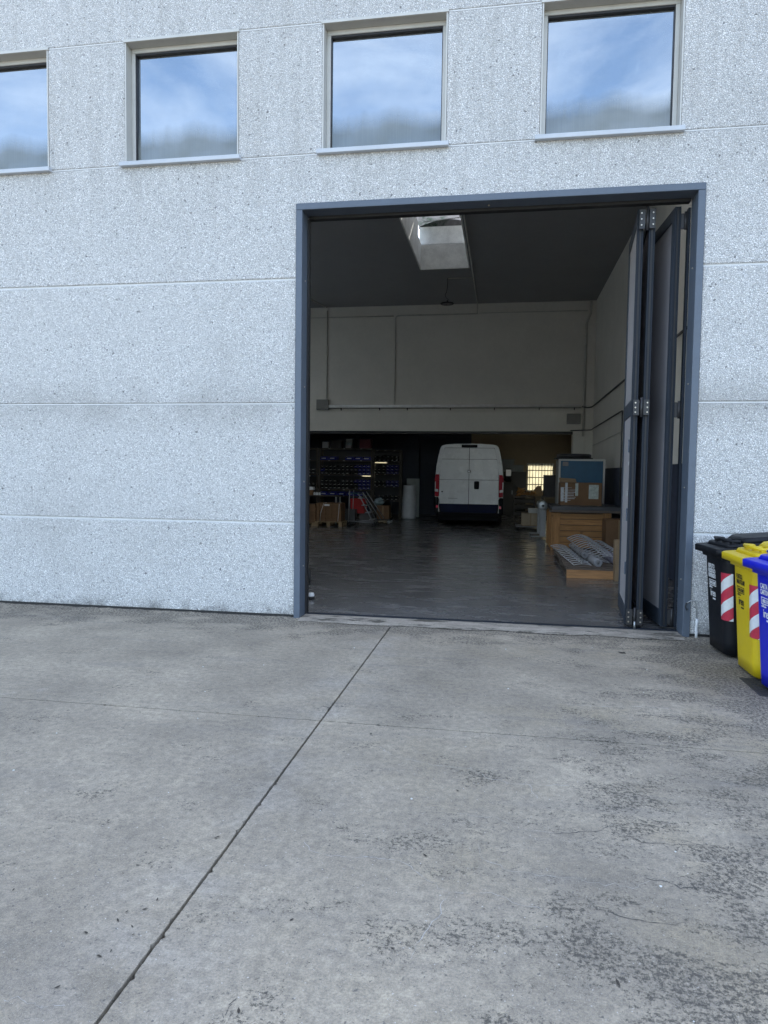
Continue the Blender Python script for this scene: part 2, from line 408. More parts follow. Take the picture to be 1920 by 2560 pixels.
# strip of old mortar along the foot of the wall and under the door
def footing():
    rnd = random.Random(3); m = MB(); n = 260; a = []; b = []
    for i in range(n+1):
        x = -9+18*i/n
        a.append((x, -.184+rnd.gauss(0, .004), -.004+rnd.gauss(0, .002))); b.append((x, .02, .012+rnd.gauss(0, .003)))
    m.add(a+b, [(i, i+1, n+2+i, n+1+i) for i in range(n)]); return m.build('footing_strip', GRD, GROUND)
footing()
def threshold():
    t = NT('patched_threshold_mortar'); o = t.obj()
    a = t.noise(t.mapv(o, (1, 3, 1)), 3.2, 6, .65); m = t.noise(t.mapv(o, (1, 2.2, 1), (4, 1, 0)), 2.6, 7, .7); c = t.noise(o, 70, 3, .6)
    col = t.mix(t.rng(a, .35, .65), (.25, .225, .19), (.43, .385, .325)); col = t.mix(t.rng(c, .3, .6, .5, 0), col, (.12, .11, .10))
    col = t.mix(t.rng(m, .52, .60, 0, .85), col, (.055, .052, .042))
    mt = t.fin(t.bsdf(col, .9, 0, t.bump(a, .3, .01), .2)); rnd = random.Random(8); n = 120; g_ = MB(); A, B = [], []
    for i in range(n+1):
        x = -2.08+3.82*i/n; A.append((x, -.165+.02*math.sin(i*.21)+rnd.gauss(0, .006), .0045)); B.append((x, .165, .0165))
    mid_ = [(x, -.03, .017+rnd.gauss(0, .0012)) for x, _, _ in A]
    g_.add(A+mid_+B, [(k*(n+1)+i, k*(n+1)+i+1, (k+1)*(n+1)+i+1, (k+1)*(n+1)+i) for k in range(2) for i in range(n)], True); return g_.build('threshold_strip', mt, GROUND)
threshold()
FLOOR = MB().add([(-9, .02, .012), (2.6, .02, .012), (2.6, 20.7, .012), (-9, 20.7, .012)], [(0, 1, 2, 3)]).build('floor', FLR)
struct(FLOOR)
def hair(pts, w, mat, seed, z=.0012):
    """a hairline crack as a thin uneven ribbon on the slab"""
    rnd = random.Random(seed); P = []
    for (ax, ay), (bx, by) in zip(pts, pts[1:]):
        k = max(3, int(math.hypot(bx-ax, by-ay)/.028))
        for i in range(k):
            t = i/k; P.append((ax+(bx-ax)*t+rnd.gauss(0, .006), ay+(by-ay)*t+rnd.gauss(0, .006)))
    P.append(pts[-1]); L = []; Q = []
    for i, (x, y) in enumerate(P):
        x2, y2 = P[min(i+1, len(P)-1)]; x1, y1 = P[max(0, i-1)]; d = math.hypot(x2-x1, y2-y1) or 1
        ww = w*rnd.uniform(.25, 1.15)*(0.3 if rnd.random() < .14 else 1); nx, ny = -(y2-y1)/d*ww/2, (x2-x1)/d*ww/2
        L.append((x+nx, y+ny, z)); Q.append((x-nx, y-ny, z))
    n = len(P); m = MB(); m.add(L+Q, [(i, i+1, n+i+1, n+i) for i in range(n-1)]); return m.build('crack', mat, GROUND)
CRW = simple('lime_filled_crack', (.44, .42, .39), .9, var=.3, scale=20)
CRD = simple('open_dark_crack', (.06, .06, .06), .95)
for w_, mt_, ps in (
    (.0038, CRW, [(-.539, -4.429), (-.353, -4.458), (-.224, -4.578), (-.16, -4.621), (-.102, -4.61), (-.012, -4.59), (.068, -4.631), (.163, -4.657), (.222, -4.667)]),
    (.0045, CRW, [(-.16, -4.621), (-.191, -4.732), (-.224, -4.835), (-.247, -4.928), (-.257, -5.002)]),
    (.0045, CRW, [(-.652, -3.298), (-.563, -3.419), (-.293, -3.494), (-.14, -3.495), (-.037, -3.594), (.095, -3.635), (.227, -3.616), (.358, -3.595)]),
    (.004, CRW, [(.172, -3.632), (.179, -3.706), (.197, -3.775)]),
    (.0035, CRW, [(-.795, -4.367), (-.747, -4.425), (-.656, -4.463), (-.482, -4.439), (-.433, -4.438)]),
    (.0032, CRW, [(-.167, -4.01), (-.012, -4.003), (.096, -4.09), (.253, -4.096)]),
    (.0055, CRD, [(.253, -4.102), (.371, -4.058), (.469, -4.026), (.535, -4.062), (.62, -4.097), (.73, -4.096), (.851, -4.083), (.936, -4.092), (.971, -4.069)]),
    (.005, CRD, [(.469, -4.026), (.487, -3.928), (.483, -3.882)]),
    (.0045, CRD, [(.576, -4.383), (.664, -4.391), (.694, -4.418), (.774, -4.414), (.848, -4.429), (.924, -4.433)]),
    (.0045, CRD, [(.412, -4.631), (.484, -4.653), (.555, -4.664), (.676, -4.634)]),
    (.004, CRD, [(.881, -4.149), (.938, -4.181), (.992, -4.189)]),
    (.0035, CRW, [(-.064, -4.26), (-.046, -4.362), (.037, -4.418), (.146, -4.432), (.294, -4.437), (.384, -4.453), (.473, -4.456), (.529, -4.445), (.591, -4.397)]),
    (.003, CRW, [(-1.399, -5.394), (-1.368, -5.378), (-1.322, -5.384), (-1.276, -5.39), (-1.216, -5.377)]),
    (.0035, CRD, [(-.755, -5.337), (-.745, -5.298), (-.739, -5.262)]),
    (.006, CRW, [(.473, -2.306), (.675, -2.319), (.899, -2.263), (1.127, -2.261)]),
    (.005, CRW, [(.458, -2.776), (.615, -2.781), (.829, -2.737), (.958, -2.737)])):
    hair(ps, w_*(.7 if mt_ is CRW else .85), mt_, len(ps)*7+int(w_*1e4))

# ================================================================== THE BUILDING
W = tag(empty('warehouse'), 'pale pebble concrete workshop building with four upper windows and a wide open doorway', 'building')
DX0, DX1, DZ = -2.158, 1.812, 4.305                   # outer edges of the door frame
JZ = (1.008, 2.265, 3.548, 4.795, 6.083, 8.1)
WX = [(-8.40, -7.13), (-6.235, -4.96), (-4.06, -2.79), (-1.895, -.632), (.275, 1.572), (2.445, 3.715)]
XL, XR = -12.0, 12.0
def panel(poly, mat=PEB):
    bm = bmesh.new(); f = bm.faces.new([bm.verts.new((x, 0, z)) for x, z in poly])
    f.normal_update()
    if f.normal.y > 0: f.normal_flip()
    r = bmesh.ops.extrude_face_region(bm, geom=[f]); 
    back = [v for v in r['geom'] if isinstance(v, bmesh.types.BMVert)]
    for v in back: v.co.y = .05
    fe = [e for e in bm.edges if all(abs(v.co.y) < 1e-6 for v in e.verts)]
    bmesh.ops.bevel(bm, geom=fe, offset=.007, segments=1, affect='EDGES')
    bmesh.ops.recalc_face_normals(bm, faces=bm.faces)
    me = bpy.data.meshes.new('facade_panel'); bm.to_mesh(me); bm.free(); me.materials.append(mat)
    return link('facade_panel', me, W)
def rect(x0, x1, z0, z1): return [(x0, z0), (x1, z0), (x1, z1), (x0, z1)]
GW = (.011, .009, .011, .008, .008)                   # half width of each groove
MB().box(XL, DX0-.002, .004, .0135, -.02, .034).box(DX1+.002, XR, .004, .0135, -.02, .034).build('base_gap_shade', RUBBER, W)  # black strip painting the shade of the gap under the panels
rows = [(0.032, JZ[0]-GW[0]), (JZ[0]+GW[0], JZ[1]-GW[1]), (JZ[1]+GW[1], JZ[2]-GW[2])]
for z0, z1 in rows:
    panel(rect(XL, DX0-.001, z0, z1)); panel(rect(DX1+.001, XR, z0, z1))
z0, z1 = JZ[2]+GW[2], JZ[3]-GW[3]
panel([(XL, z0), (DX0-.001, z0), (DX0-.001, DZ+.001), (DX1+.001, DZ+.001), (DX1+.001, z0), (XR, z0), (XR, z1), (XL, z1)])
z0, z1 = JZ[3]+GW[3], JZ[4]-GW[4]
xs = [XL]+[x for w in WX for x in w]+[XR]
for i in range(0, len(xs), 2): panel(rect(xs[i], xs[i+1], z0, z1))
panel(rect(XL, XR, JZ[4]+GW[4], JZ[5]))
def strip(x0, x1, z, y=.003):
    MB().box(x0, x1, y, .013, z-.0075, z+.0045).build('joint_strip', CONC, W)
strip(XL, DX0-.002, JZ[1]); strip(DX1+.002, XR, JZ[1])
for i in range(0, len(xs), 2): strip(xs[i]+.001, xs[i+1]-.001, JZ[3], .002); strip(xs[i]+.001, xs[i+1]-.001, JZ[4], .002)
# smooth concrete core behind the panels, seen in the grooves
xc = sorted(set([XL, XR, DX0+.004, DX1-.004]+[x for a, b in WX for x in (a+.003, b-.003)])); zc = [-.03, DZ-.004, JZ[3]+.003, JZ[4]-.003, JZ[5]-.02]
core = MB()
for i in range(len(xc)-1):
    for j in range(len(zc)-1):
        mx, mz = (xc[i]+xc[i+1])/2, (zc[j]+zc[j+1])/2
        if DX0 < mx < DX1 and mz < DZ: continue
        if j == 2 and any(a < mx < b for a, b in WX): continue
        core.box(xc[i], xc[i+1], .014, .24, zc[j], zc[j+1])
core.build('wall_core', CONC, W)
MB().box(XL, XR, -.03, .28, JZ[5]+.002, JZ[5]+.05).build('parapet_cap', GALV, W)
# shell
CZ = 6.6; YB = 14.136; XRW = 2.54; XLW = -8.6; YR = 20.7
SKX0, SKX1, SKY0, SKY1 = -2.115, -.94, 6.3, 10.48
c = MB()
SK2X0, SK2X1 = -7.6, -6.42; SK3X0, SK3X1 = .55, 1.73; SK4X0, SK4X1 = -4.95, -3.77
SKYS = [(SKX0, SKX1, SKY0, SKY1), (SKX0, SKX1, 1.0, 3.9), (SK2X0, SK2X1, SKY0, SKY1), (SK2X0, SK2X1, 1.0, 3.9), (SK3X0, SK3X1, 1.0, 3.9), (SK4X0, SK4X1, 1.0, 3.9)]
def holed(m, x0, x1, y0, y1, z0, z1, g):
    xs_ = sorted({x0, x1, SKX0-g, SKX1+g, SK2X0-g, SK2X1+g, SK3X0-g, SK3X1+g, SK4X0-g, SK4X1+g}); ys_ = sorted({y0, y1, SKY0-g, SKY1+g, 1.0-g, 3.9+g})
    for a, b in zip(xs_, xs_[1:]):
        for p, q in zip(ys_, ys_[1:]):
            if any(k[0]-g-.01 < (a+b)/2 < k[1]+g+.01 and k[2]-g-.01 < (p+q)/2 < k[3]+g+.01 for k in SKYS): continue
            m.box(a, b, p, q, z0, z1)
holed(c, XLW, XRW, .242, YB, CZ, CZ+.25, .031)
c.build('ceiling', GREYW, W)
r = MB()
holed(r, XL, XR, .3, YR+.3, 7.15, 7.3, .3)
r.build('roof', ROOFM, W)
w = MB(); w.box(XRW, XRW+.2, .242, 15.6, -.03, 7.15); w.box(XRW, XRW+.2, 18.8, YR, -.03, 7.15); w.box(XRW, XRW+.2, 15.6, 18.8, -.03, 1.2); w.box(XRW, XRW+.2, 15.6, 18.8, 2.6, 7.15); w.build('right_wall', CREAM, W)
MB().box(XRW+.09, XRW+.10, 15.6, 18.8, 1.2, 2.6).build('side_pane', mat_frosted('added_rear_glass', (.8, .78, .7, 1), .9), W)  # unseen window, added to brighten the rear room
w = MB(); w.box(XLW-.2, XLW, .242, YR, -.03, 2.6); w.box(XLW-.2, XLW, .242, YR, 5.6, 7.15); w.box(XLW-.2, XLW, .242, 2.0, 2.6, 5.6); w.box(XLW-.2, XLW, 13.0, YR, 2.6, 5.6); w.build('left_wall', CREAM, W)
LWO = MB().box(XLW-.14, XLW-.06, 2.0, 13.0, 4.05, 4.12).build('added_side_window', ALU, W)  # unseen strip window, added to bring more light into the hall
for k in range(8):
    y_ = 2.0+11.0*k/8; MB().box(XLW-.13, XLW-.07, y_, y_+.06, 2.6, 4.049).box(XLW-.13, XLW-.07, y_, y_+.06, 4.121, 5.6).build('mullion', ALU, LWO)
    MB().box(XLW-.104, XLW-.096, y_+.061, y_+1.374, 2.6, 4.049).box(XLW-.104, XLW-.096, y_+.061, y_+1.374, 4.121, 5.6).build('pane', mat_frosted('added_side_glass', (.88, .88, .86, 1), .95) if k == 0 else bpy.data.materials['added_side_glass'], LWO)
# cross wall over the low rear opening, with its lower beam and the pillar on the right
w = MB(); w.box(XLW, XRW, YB, YB+.3, 3.40, CZ+.2); w.build('cross_wall', CREAM, W)
w = MB(); w.box(XLW, 1.985, YB-.03, YB+.3, 2.84, 3.395); w.build('beam', CREAM, W)
w = MB(); w.box(1.985, XRW, YB-.035, YB+.35, 0, 3.397); w.box(2.32, XRW-.002, YB-.10, YB-.036, 0, 6.4); w.build('pillar', CREAM, W)
w = MB(); w.box(XLW, 1.98, YB+.02, YB+.12, 2.76, 2.838); w.build('door_track', BLACKM, W)
DKB = simple('dark_blue_wall_paint', (.035, .045, .075), .6, var=.15, scale=2)
w = MB(); w.box(XRW-.006, XRW-.001, .9, YB-.11, .012, 1.745); w.build('dado_panel', DKB, W)
# rear room
w = MB(); w.box(XLW, XRW, YB+.3, YR+.2, 3.6, 3.8); w.build('rear_ceiling', GREYW, W)
BWX0, BWX1, BWZ0, BWZ1 = .90, 1.93, .92, 2.01
RW = simple('rear_wall_warm_bounce', (.30, .245, .175), .8, var=.12, scale=1)  # brown tint carries the warm bounced light in the wall colour
SL = [(-7.0, -5.9, 1.40, 2.0), (-4.9, -4.25, 1.40, 2.0), (-4.75, -4.1, 1.41, 2.2)]
w = MB()
w.box(-2.9, BWX0, YR, YR+.2, -.03, 4); w.box(BWX1, XRW, YR, YR+.2, -.03, 4); w.box(BWX0, BWX1, YR, YR+.2, BWZ1, 4); w.box(BWX0, BWX1, YR, YR+.2, -.03, BWZ0)
w.build('rear_wall', RW, W)
w = MB(); w.box(XLW, -2.9, YR, YR+.2, -.03, 1.36); w.box(XLW, -2.9, YR, YR+.2, 2.1, 4); w.box(XLW, -8.3, YR, YR+.2, 1.36, 2.1); w.box(-7.75, -5.65, YR, YR+.2, 1.36, 2.1); w.box(-4.55, -2.9, YR, YR+.2, 1.36, 2.1)
w.build('rear_wall_blue', DKB, W)
FROST = mat_frosted('frosted_window_glass', (.60, .57, .46, 1), .85)
def rear_window(x0, x1, z0, z1, bars):
    f = MB(); t = .05
    f.box(x0, x1, YR+.05, YR+.11, z0, z0+t); f.box(x0, x1, YR+.05, YR+.11, z1-t, z1); f.box(x0, x0+t, YR+.05, YR+.11, z0+t, z1-t); f.box(x1-t, x1, YR+.05, YR+.11, z0+t, z1-t)
    o = f.build('rear_window', ALU, W)
    MB().box(x0+t, x1-t, YR+.07, YR+.078, z0+t, z1-t).build('pane', FROST, o)
    if bars:
        for i in range(1, 9):
            x = x0+(x1-x0)*i/9; MB().cyl((x, YR+.03, z0+.005), (x, YR+.03, z1-.005), .011, n=6).build('bar', BLACKM, o)
        for i in range(1, 4):
            z = z0+(z1-z0)*i/4; MB().box(x0+.005, x1-.005, YR+.018, YR+.022, z-.016, z+.016).build('cross_bar', BLACKM, o)
rear_window(BWX0, BWX1, BWZ0, BWZ1, True); rear_window(-5.65, -4.55, 1.36, 2.1, False); rear_window(-8.3, -7.75, 1.36, 2.1, False)
# partition in dark blue sheet left of the van
w = MB(); w.box(-4.05, -3.1, 19.0, 19.05, .012, 3.1); w.box(-3.1, -1.2, 19.5, 19.55, .012, 3.3); w.build('partition', DKB, W)

# ---- upper windows
def window(x0, x1):
    z0, z1 = JZ[3]+.03, JZ[4]
    fr = MB(); d = .14; t = .05                        # sheet-metal lining of the reveal
    fr.box(x0+.001, x1-.001, -.004, d, z1-.014, z1-.001); fr.box(x0+.001, x0+.014, -.004, d, z0, z1-.0145); fr.box(x1-.014, x1-.001, -.004, d, z0, z1-.0145)
    fr.box(x0-.01, x1+.01, -.014, -.003, z1-.012, z1+.016)
    o = fr.build('window', ALU, W)
    f = MB(); a, b = x0+.0145, x1-.0145; y0, y1 = d-.03, d+.05
    f.box(a, b, y0, y1, z1-.062, z1-.0145, .004); f.box(a, b, y0, y1, z0, z0+.03, .004); f.box(a, a+.042, y0, y1, z0+.0305, z1-.0625, .004); f.box(b-.042, b, y0, y1, z0+.0305, z1-.0625, .004)
    f.build('frame', ALU, o)
    gk = MB(); a += .0425; b -= .0425
    gk.box(a, b, y0+.012, y1-.01, z1-.082, z1-.063); gk.box(a, a+.008, y0+.012, y1-.01, z0+.031, z1-.083); gk.box(b-.008, b, y0+.012, y1-.01, z0+.031, z1-.083)  # wide top strip stands in for the head's dark reflection
    gk.build('gasket_refl_strip', BLACKM, o)
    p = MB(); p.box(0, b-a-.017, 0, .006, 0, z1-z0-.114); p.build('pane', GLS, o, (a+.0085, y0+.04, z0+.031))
    s = MB(); s.box(x0-.045, x1+.03, -.055, d-.031, z0-.045, z0-.001, .003); s.build('sill', SILLM, o)
for a, b in WX: window(a, b)

# ---- skylights: one in view, the rest unseen, added to brighten the hall
DOME = mat_dome(); CLEAR = mat_frosted('added_skylight_plastic', (.85, .85, .85, 1), .95)
def skylight(X0, X1, Y0, Y1, dome):
    sk = MB(); zt = 7.2; e = .03; o2 = .10; zt2 = 7.75
    for a, b, y0, y1 in ((X0-e, X0, Y0-e, Y1+e), (X1, X1+e, Y0-e, Y1+e), (X0, X1, Y0-e, Y0), (X0, X1, Y1, Y1+e)):
        sk.box(a, b, y0, y1, CZ-.003, zt)
    so = sk.build('skylight', LINING, W); up = MB()
    up.box(X0-o2-e, X0-o2, Y0-o2, Y1+o2, zt+.012, zt2); up.box(X1+o2, X1+o2+e, Y0-o2, Y1+o2, zt+.012, zt2)
    up.box(X0-o2, X1+o2, Y1+.35, Y1+.35+e, zt+.012, zt2); up.box(X0-o2, X1+o2, Y0-o2-e, Y0-o2, zt+.012, zt2)
    up.box(X0-o2-.1, X1+o2+.1, Y1+.031, Y1+.45, zt-.02, zt+.01); up.box(X0-o2-.1, X0-e-.001, Y0-.1, Y1+.03, zt-.02, zt+.01); up.box(X1+e+.001, X1+o2+.1, Y0-.1, Y1+.03, zt-.02, zt+.01)
    up.build('kerb', LINING, so)
    k = 0; y0 = Y0-.1
    while y0 < Y1+.3:
        d = MB(); n = 10; rg = [(X0-o2-.02+(X1-X0+2*o2+.04)*i/n, zt2+.02+.16*math.sin(math.pi*i/n)) for i in range(n+1)]
        d.add([(x, y, z) for y in (y0+.02, y0+1.15) for x, z in rg], [(i, i+1, n+2+i, n+1+i) for i in range(n)], True); d.build('dome_pane', dome, so)
        MB().box(X0-o2-.02, X1+o2+.02, y0-.02, y0+.02, zt2-.02, zt2+.03).build('glazing_bar', ALU, so); y0 += 1.17
    for ye in (Y0-.1, y0): MB().prism([(X0-o2-.03, zt2-.03)]+[(x, z+.005) for x, z in rg]+[(X1+o2+.03, zt2-.03)], ye-.01, ye+.01).build('gable', dome, so)
    return so
sky_o = skylight(*SKYS[0], DOME)
for k_ in SKYS[1:]: skylight(*k_, CLEAR)
MB().tube([(SKX1-.08, 10.2, 7.5), (SKX1-.2, 9.8, 7.62), (SKX1-.12, 9.3, 7.7)], .014).build('opening_stay', ALU, sky_o)
MB().tube([(SKX0+.1, 10.1, 7.62), (SKX1-.1, 10.0, 7.66)], .012).build('crossbar', ALU, sky_o)
MB().tube([(SKX1-.09, 10.47, 6.95), (SKX1-.10, 10.5, 7.3), (SKX1-.16, 10.55, 7.62)], .008).build('operating_rod', WHITEP, sky_o)

# ---- door frame
D = empty('door_frame'); D.parent = W
F, DEP = .066, .225
fr = MB()
fr.box(DX0, DX0+F, -.022, DEP, .0, DZ-F-.001, .004); fr.box(DX1-F, DX1, -.022, DEP, -.03, DZ-F-.001, .004)
fr.box(DX0, DX1, -.022, DEP, DZ-F, DZ, .004)
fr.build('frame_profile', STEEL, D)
rb = MB(); rb.box(DX0+F+.001, DX0+F+.02, DEP-.05, DEP+.03, .02, DZ-F-.03); rb.box(DX0+F+.02, DX1-F-.02, DEP-.05, DEP+.03, DZ-F-.03, DZ-F-.001); rb.build('seal', RUBBER, D)
for z in (.55, 1.45, 2.45, 3.55):
    for x, s in ((DX0+F, 1), (DX1-F, -1)):
        MB().cyl((x, .10, z), (x+s*.007, .10, z), .009, .007, 8).build('screw', SCREW, D)
MB().cyl((-.2, .1, DZ-F), (-.2, .1, DZ-F-.01), .01, n=8).build('screw', SCREW, D)
# floor rail of the door
MB().box(DX0+F, DX1-F, .17, .185, .0125, .022).box(DX0+F, DX1-F, .215, .23, .0125, .022).build('floor_rail', STEELD, D)

# ---- folding door, three leaves folded against the right jamb
FD = tag(empty('folding_door', (1.5, .3, 0)), 'tall slate grey folding door with its leaves stacked open at the right of the doorway', 'folding door')
LT, LH, LZ = .058, 4.14, .045
def leaf(near, far, midrail, wicket):
    near, far = Vector((*near, 0)), Vector((*far, 0)); w = (far-near).length
    ang = math.atan2(far.y-near.y, far.x-near.x)
    st = .105; m = MB(); h = LT/2
    # local: x along the leaf, y across its thickness
    rails = [(0, .16), (LH-.12, LH)]
    if midrail: rails.insert(1, (2.13, 2.29))
    for a, b in ((.016, st), (w-st, w)): m.box(a, b, -h, h, 0, LH, .003)
    for a, b in rails: m.box(st+.0005, w-st-.0005, -h+.001, h-.001, a, b, .003)
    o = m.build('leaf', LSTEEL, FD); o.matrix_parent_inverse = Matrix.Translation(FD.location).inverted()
    o.location = (near.x, near.y, LZ); o.rotation_euler = (0, 0, ang)
    for (a, b), (c2, d2) in zip(rails, rails[1:]):
        MB().box(st+.001, w-st-.001, -h+.010, h-.010, b+.001, c2-.001).build('infill_panel', LEAFIN, o)
    # extruded edge profile towards the street: two ribs and a rubber lip
    e = MB()
    e.box(0, .0155, -h, -h+.013, 0, LH, .002); e.box(0, .0155, h-.013, h, 0, LH, .002); e.box(.004, .0155, -h+.0135, h-.0135, 0, LH); e.build('edge_profile', STEELD, o)
    MB().box(-.004, .0035, -.007, .007, .02, LH-.02).build('rubber_lip', RUBBER, o)
    if wicket:
        for z in (.5, 1.05, 1.75):
            MB().box(.09, .12, h+.001, h+.014, z, z+.13, .003).build('butt_hinge', STEEL, o)
        MB().box(.20, .24, h-.0085, h-.004, 1.62, 1.66).build('sticker', WHITEP, o)
        MB().box(.22, .25, h-.0085, h+.004, 1.30, 1.36, .002).build('lock_plate', GALV, o)
    return o
A0, A1 = (1.285, .262), (1.385, 1.36); B0, B1 = (1.392, .245), (1.505, 1.35); C0, C1 = (1.628, .235), (1.565, 1.35)
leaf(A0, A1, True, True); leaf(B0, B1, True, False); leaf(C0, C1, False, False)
def hinge(x, z, w, h, pin=True):
    o = MB().box(x-w/2, x-.018, .222, .230, z, z+h, .002).box(x+.018, x+w/2, .215, .223, z, z+h, .002).build('hinge', BLACKM, FD)
    o.matrix_parent_inverse = Matrix.Translation(FD.location).inverted()
    MB().cyl((x, .212, z-.02), (x, .212, z+h+.02), .013, n=10).build('hinge_pin', BLACKM, o)
    for k in range(3):
        for s, yy in ((-1, .2215), (1, .2145)):
            MB().cyl((x+s*w*.36, yy, z+h*(.2+.3*k)), (x+s*w*.36, yy-.005, z+h*(.2+.3*k)), .009, .006, 8).build('screw', SCREW, o)
hinge(1.340, 2.16, .155, .155); hinge(1.340, .05, .16, .16); hinge(1.340, 3.98, .15, .19)
def jamb_hinge(z):
    o = MB().box(1.655, 1.742, .245, .255, z, z+.15, .002).build('hinge', BLACKM, FD); o.matrix_parent_inverse = Matrix.Translation(FD.location).inverted()
    MB().cyl((1.70, .235, z-.01), (1.70, .235, z+.16), .014, n=10).build('hinge_pin', BLACKM, o)
for z in (.07, 2.14, 3.97): jamb_hinge(z)
o = MB().box(1.722, 1.745, .235, .30, .04, LH+.03).build('jamb_stile', STEELD, FD); o.matrix_parent_inverse = Matrix.Translation(FD.location).inverted()
o = MB().cyl((1.340, .20, .012), (1.340, .20, .09), .011, n=10).build('floor_bolt', GALV, FD); o.matrix_parent_inverse = Matrix.Translation(FD.location).inverted()

# ---- earth wire and its tube beside the frame
EW = tag(empty('earth_wire', (1.86, -.03, 0)), 'thin grey earthing wire running from the door frame into a short white tube', 'wire')
MB().tube([(-.085, -.0, .34), (-.05, -.004, .365), (-.01, -.004, .36), (.008, 0, .30), (.01, 0, .13)], .005, 6).build('wire', GALV, EW)
MB().tube([(.012, 0, .19), (.012, 0, .14), (.006, 0, .10), (.012, 0, .06), (.008, 0, -.01)], .013, 8).build('tube', PVC, EW)
MB().tube([(-.09, -.0, .34), (-.10, -.004, .30), (-.085, -.004, .27), (-.075, 0, .285)], .005, 6).build('clamp_ring', BLACKM, EW)

# ================================================================== WHEELIE BINS
def rrect(cx, cy, z, dx, dy, r, n=6):
    pts = []
    for sx, sy, a0 in ((1, 1, 0), (-1, 1, 90), (-1, -1, 180), (1, -1, 270)):
        for i in range(n+1):
            a = R(a0+90*i/n); pts.append((cx+sx*(dx/2-r)+r*math.cos(a), cy+sy*(dy/2-r)+r*math.sin(a), z))
    return pts
STK = mat_sticker()
def wheelie_bin(loc, rz, mat, ink, lines, phone, label, name='wheelie_bin'):
    """front faces -x in its own space; origin on the ground under the middle of the front wall"""
    b = empty(name, loc, (0, 0, R(rz))); tag(b, label, 'bin', 'wheelie bins in a row beside the door')
    H = .90
    def sect(t):                                       # t 0..1 up the body
        return rrect(.30+.025*t, 0, .03+(H-.03)*t, .52+.15*t, .455+.085*t, .075+.01*t, 7)
    m = MB(); m.loft([sect(0)]+[sect(t) for t in (.12, .5, .9, 1)])
    low = rrect(.30, 0, .012, .46, .40, .06, 7); m.loft([low, sect(0)]); m.build('body', mat, b)
    m = MB(); m.loft([rrect(.325, 0, H-.055, .69, .555, .08, 7), rrect(.325, 0, H-.05, .72, .58, .085, 7), rrect(.325, 0, H+.012, .725, .585, .085, 7), rrect(.325, 0, H+.016, .70, .56, .08, 7)]); m.build('rim', mat, b)
    # lid: front lip, stepped tray and raised hood with a hand grip, rising to the hinge
    def tilt(pts, k=.085): return [(x, y, z+max(0, x+.06)*k) for x, y, z in pts]
    m = MB(); z = H+.018
    m.loft([tilt(rrect(.31, 0, z-.03, .80, .60, .05, 6)), tilt(rrect(.31, 0, z+.02, .805, .605, .05, 6)), tilt(rrect(.315, 0, z+.028, .79, .59, .05, 6))])
    m.loft([tilt(rrect(.35, 0, z+.0285, .70, .53, .06, 6)), tilt(rrect(.355, 0, z+.055, .68, .51, .06, 6))])
    m.loft([tilt(rrect(.42, 0, z+.0555, .56, .44, .07, 6)), tilt(rrect(.43, 0, z+.10, .50, .38, .07, 6))])
    lid = m.build('lid', mat, b)
    for y in (-.17, 0, .17): MB().box(.06, .13, y-.03, y+.03, z+.062, z+.098, .006).build('lid_rib', mat, lid)
    g2 = MB(); g2.tube([(.13, -.2, z+.085), (.06, -.19, z+.09), (.035, 0, z+.095), (.06, .19, z+.09), (.13, .2, z+.085)], .014, 8); g2.build('lid_grip', mat, lid)
    MB().cyl((.69, -.22, .99), (.69, .22, .99), .018, n=10).build('handle', mat, b)
    for s in (-1, 1):
        w = MB(); w.lathe([(.03, -.025), (.095, -.025), (.1, -.015), (.1, .015), (.095, .025), (.03, .025)], (.54, s*.255, .10), 'y', 20); w.build('wheel', RUBBER, b)
    # reflective sticker wrapped round the near front corner
    def sheet(z0, z1, u0, u1, nu, nv):
        vs = []; uvs = []
        for j in range(nv+1):
            zz = z0+(z1-z0)*j/nv; t = (zz-.03)/(H-.03)
            cxm, dx, dy, r = .30+.025*t, .52+.15*t, .455+.085*t, .075+.01*t
            for i in range(nu+1):
                u = u0+(u1-u0)*i/nu                    # metres along the wall from the start of the rounded front corner
                off = .0022; arc = r*math.pi/2; x0, y0 = cxm-dx/2, -dy/2
                if u < 0: p = (x0-off, y0+r-u)
                elif u < arc:
                    a = u/r; p = (x0+r-(r+off)*math.cos(a), y0+r-(r+off)*math.sin(a))
                else: p = (x0+r+(u-arc), y0-off)
                vs.append((p[0], p[1], zz)); uvs.append((i/nu, j/nv))
        n = nu+1; fs = [(j*n+i, j*n+i+1, (j+1)*n+i+1, (j+1)*n+i) for j in range(nv) for i in range(nu)]
        me = bpy.data.meshes.new('reflective_sticker'); me.from_pydata(vs, [], fs); ul = me.uv_layers.new(name='UVMap')
        for l in me.loops: ul.data[l.index].uv = uvs[l.vertex_index]
        me.materials.append(STK); return me
    link('reflective_sticker', sheet(.325, .735, -.03, .105, 16, 4), b)
    # lettering on the front wall
    def put(me, y, z):
        t = (z-.03)/(H-.03); x = .30+.025*t-(.52+.15*t)/2-.0022
        nme = me; nme.materials.clear(); nme.materials.append(ink)
        o = link('lettering', nme, b); k = -(.075-.025)/(H-.03)
        X = Vector((0, -1, 0)); Y = Vector((k, 0, 1)).normalized(); Z = X.cross(Y)
        M = Matrix((X, Y, Z)).transposed().to_4x4(); M.translation = (x, y, z); o.matrix_local = M
        return o
    z = .745; y0 = .15
    for ln, wd in lines:
        put(text_mesh(ln, .052, wd, .0012), y0, z); z -= .043
    z -= .016
    fr = MB(); w, h, t = .165, .052, .006
    for a, bb, c, d in ((0, w, 0, t), (0, w, h-t, h), (0, t, t, h-t), (w-t, w, t, h-t)): fr.box(a, bb, c, d, 0, .0006)
    put(fr.mesh('phone_frame'), y0-.012, z-.012)
    put(text_mesh(phone, .036, .128, .001), y0-.035, z+.001); z -= .105
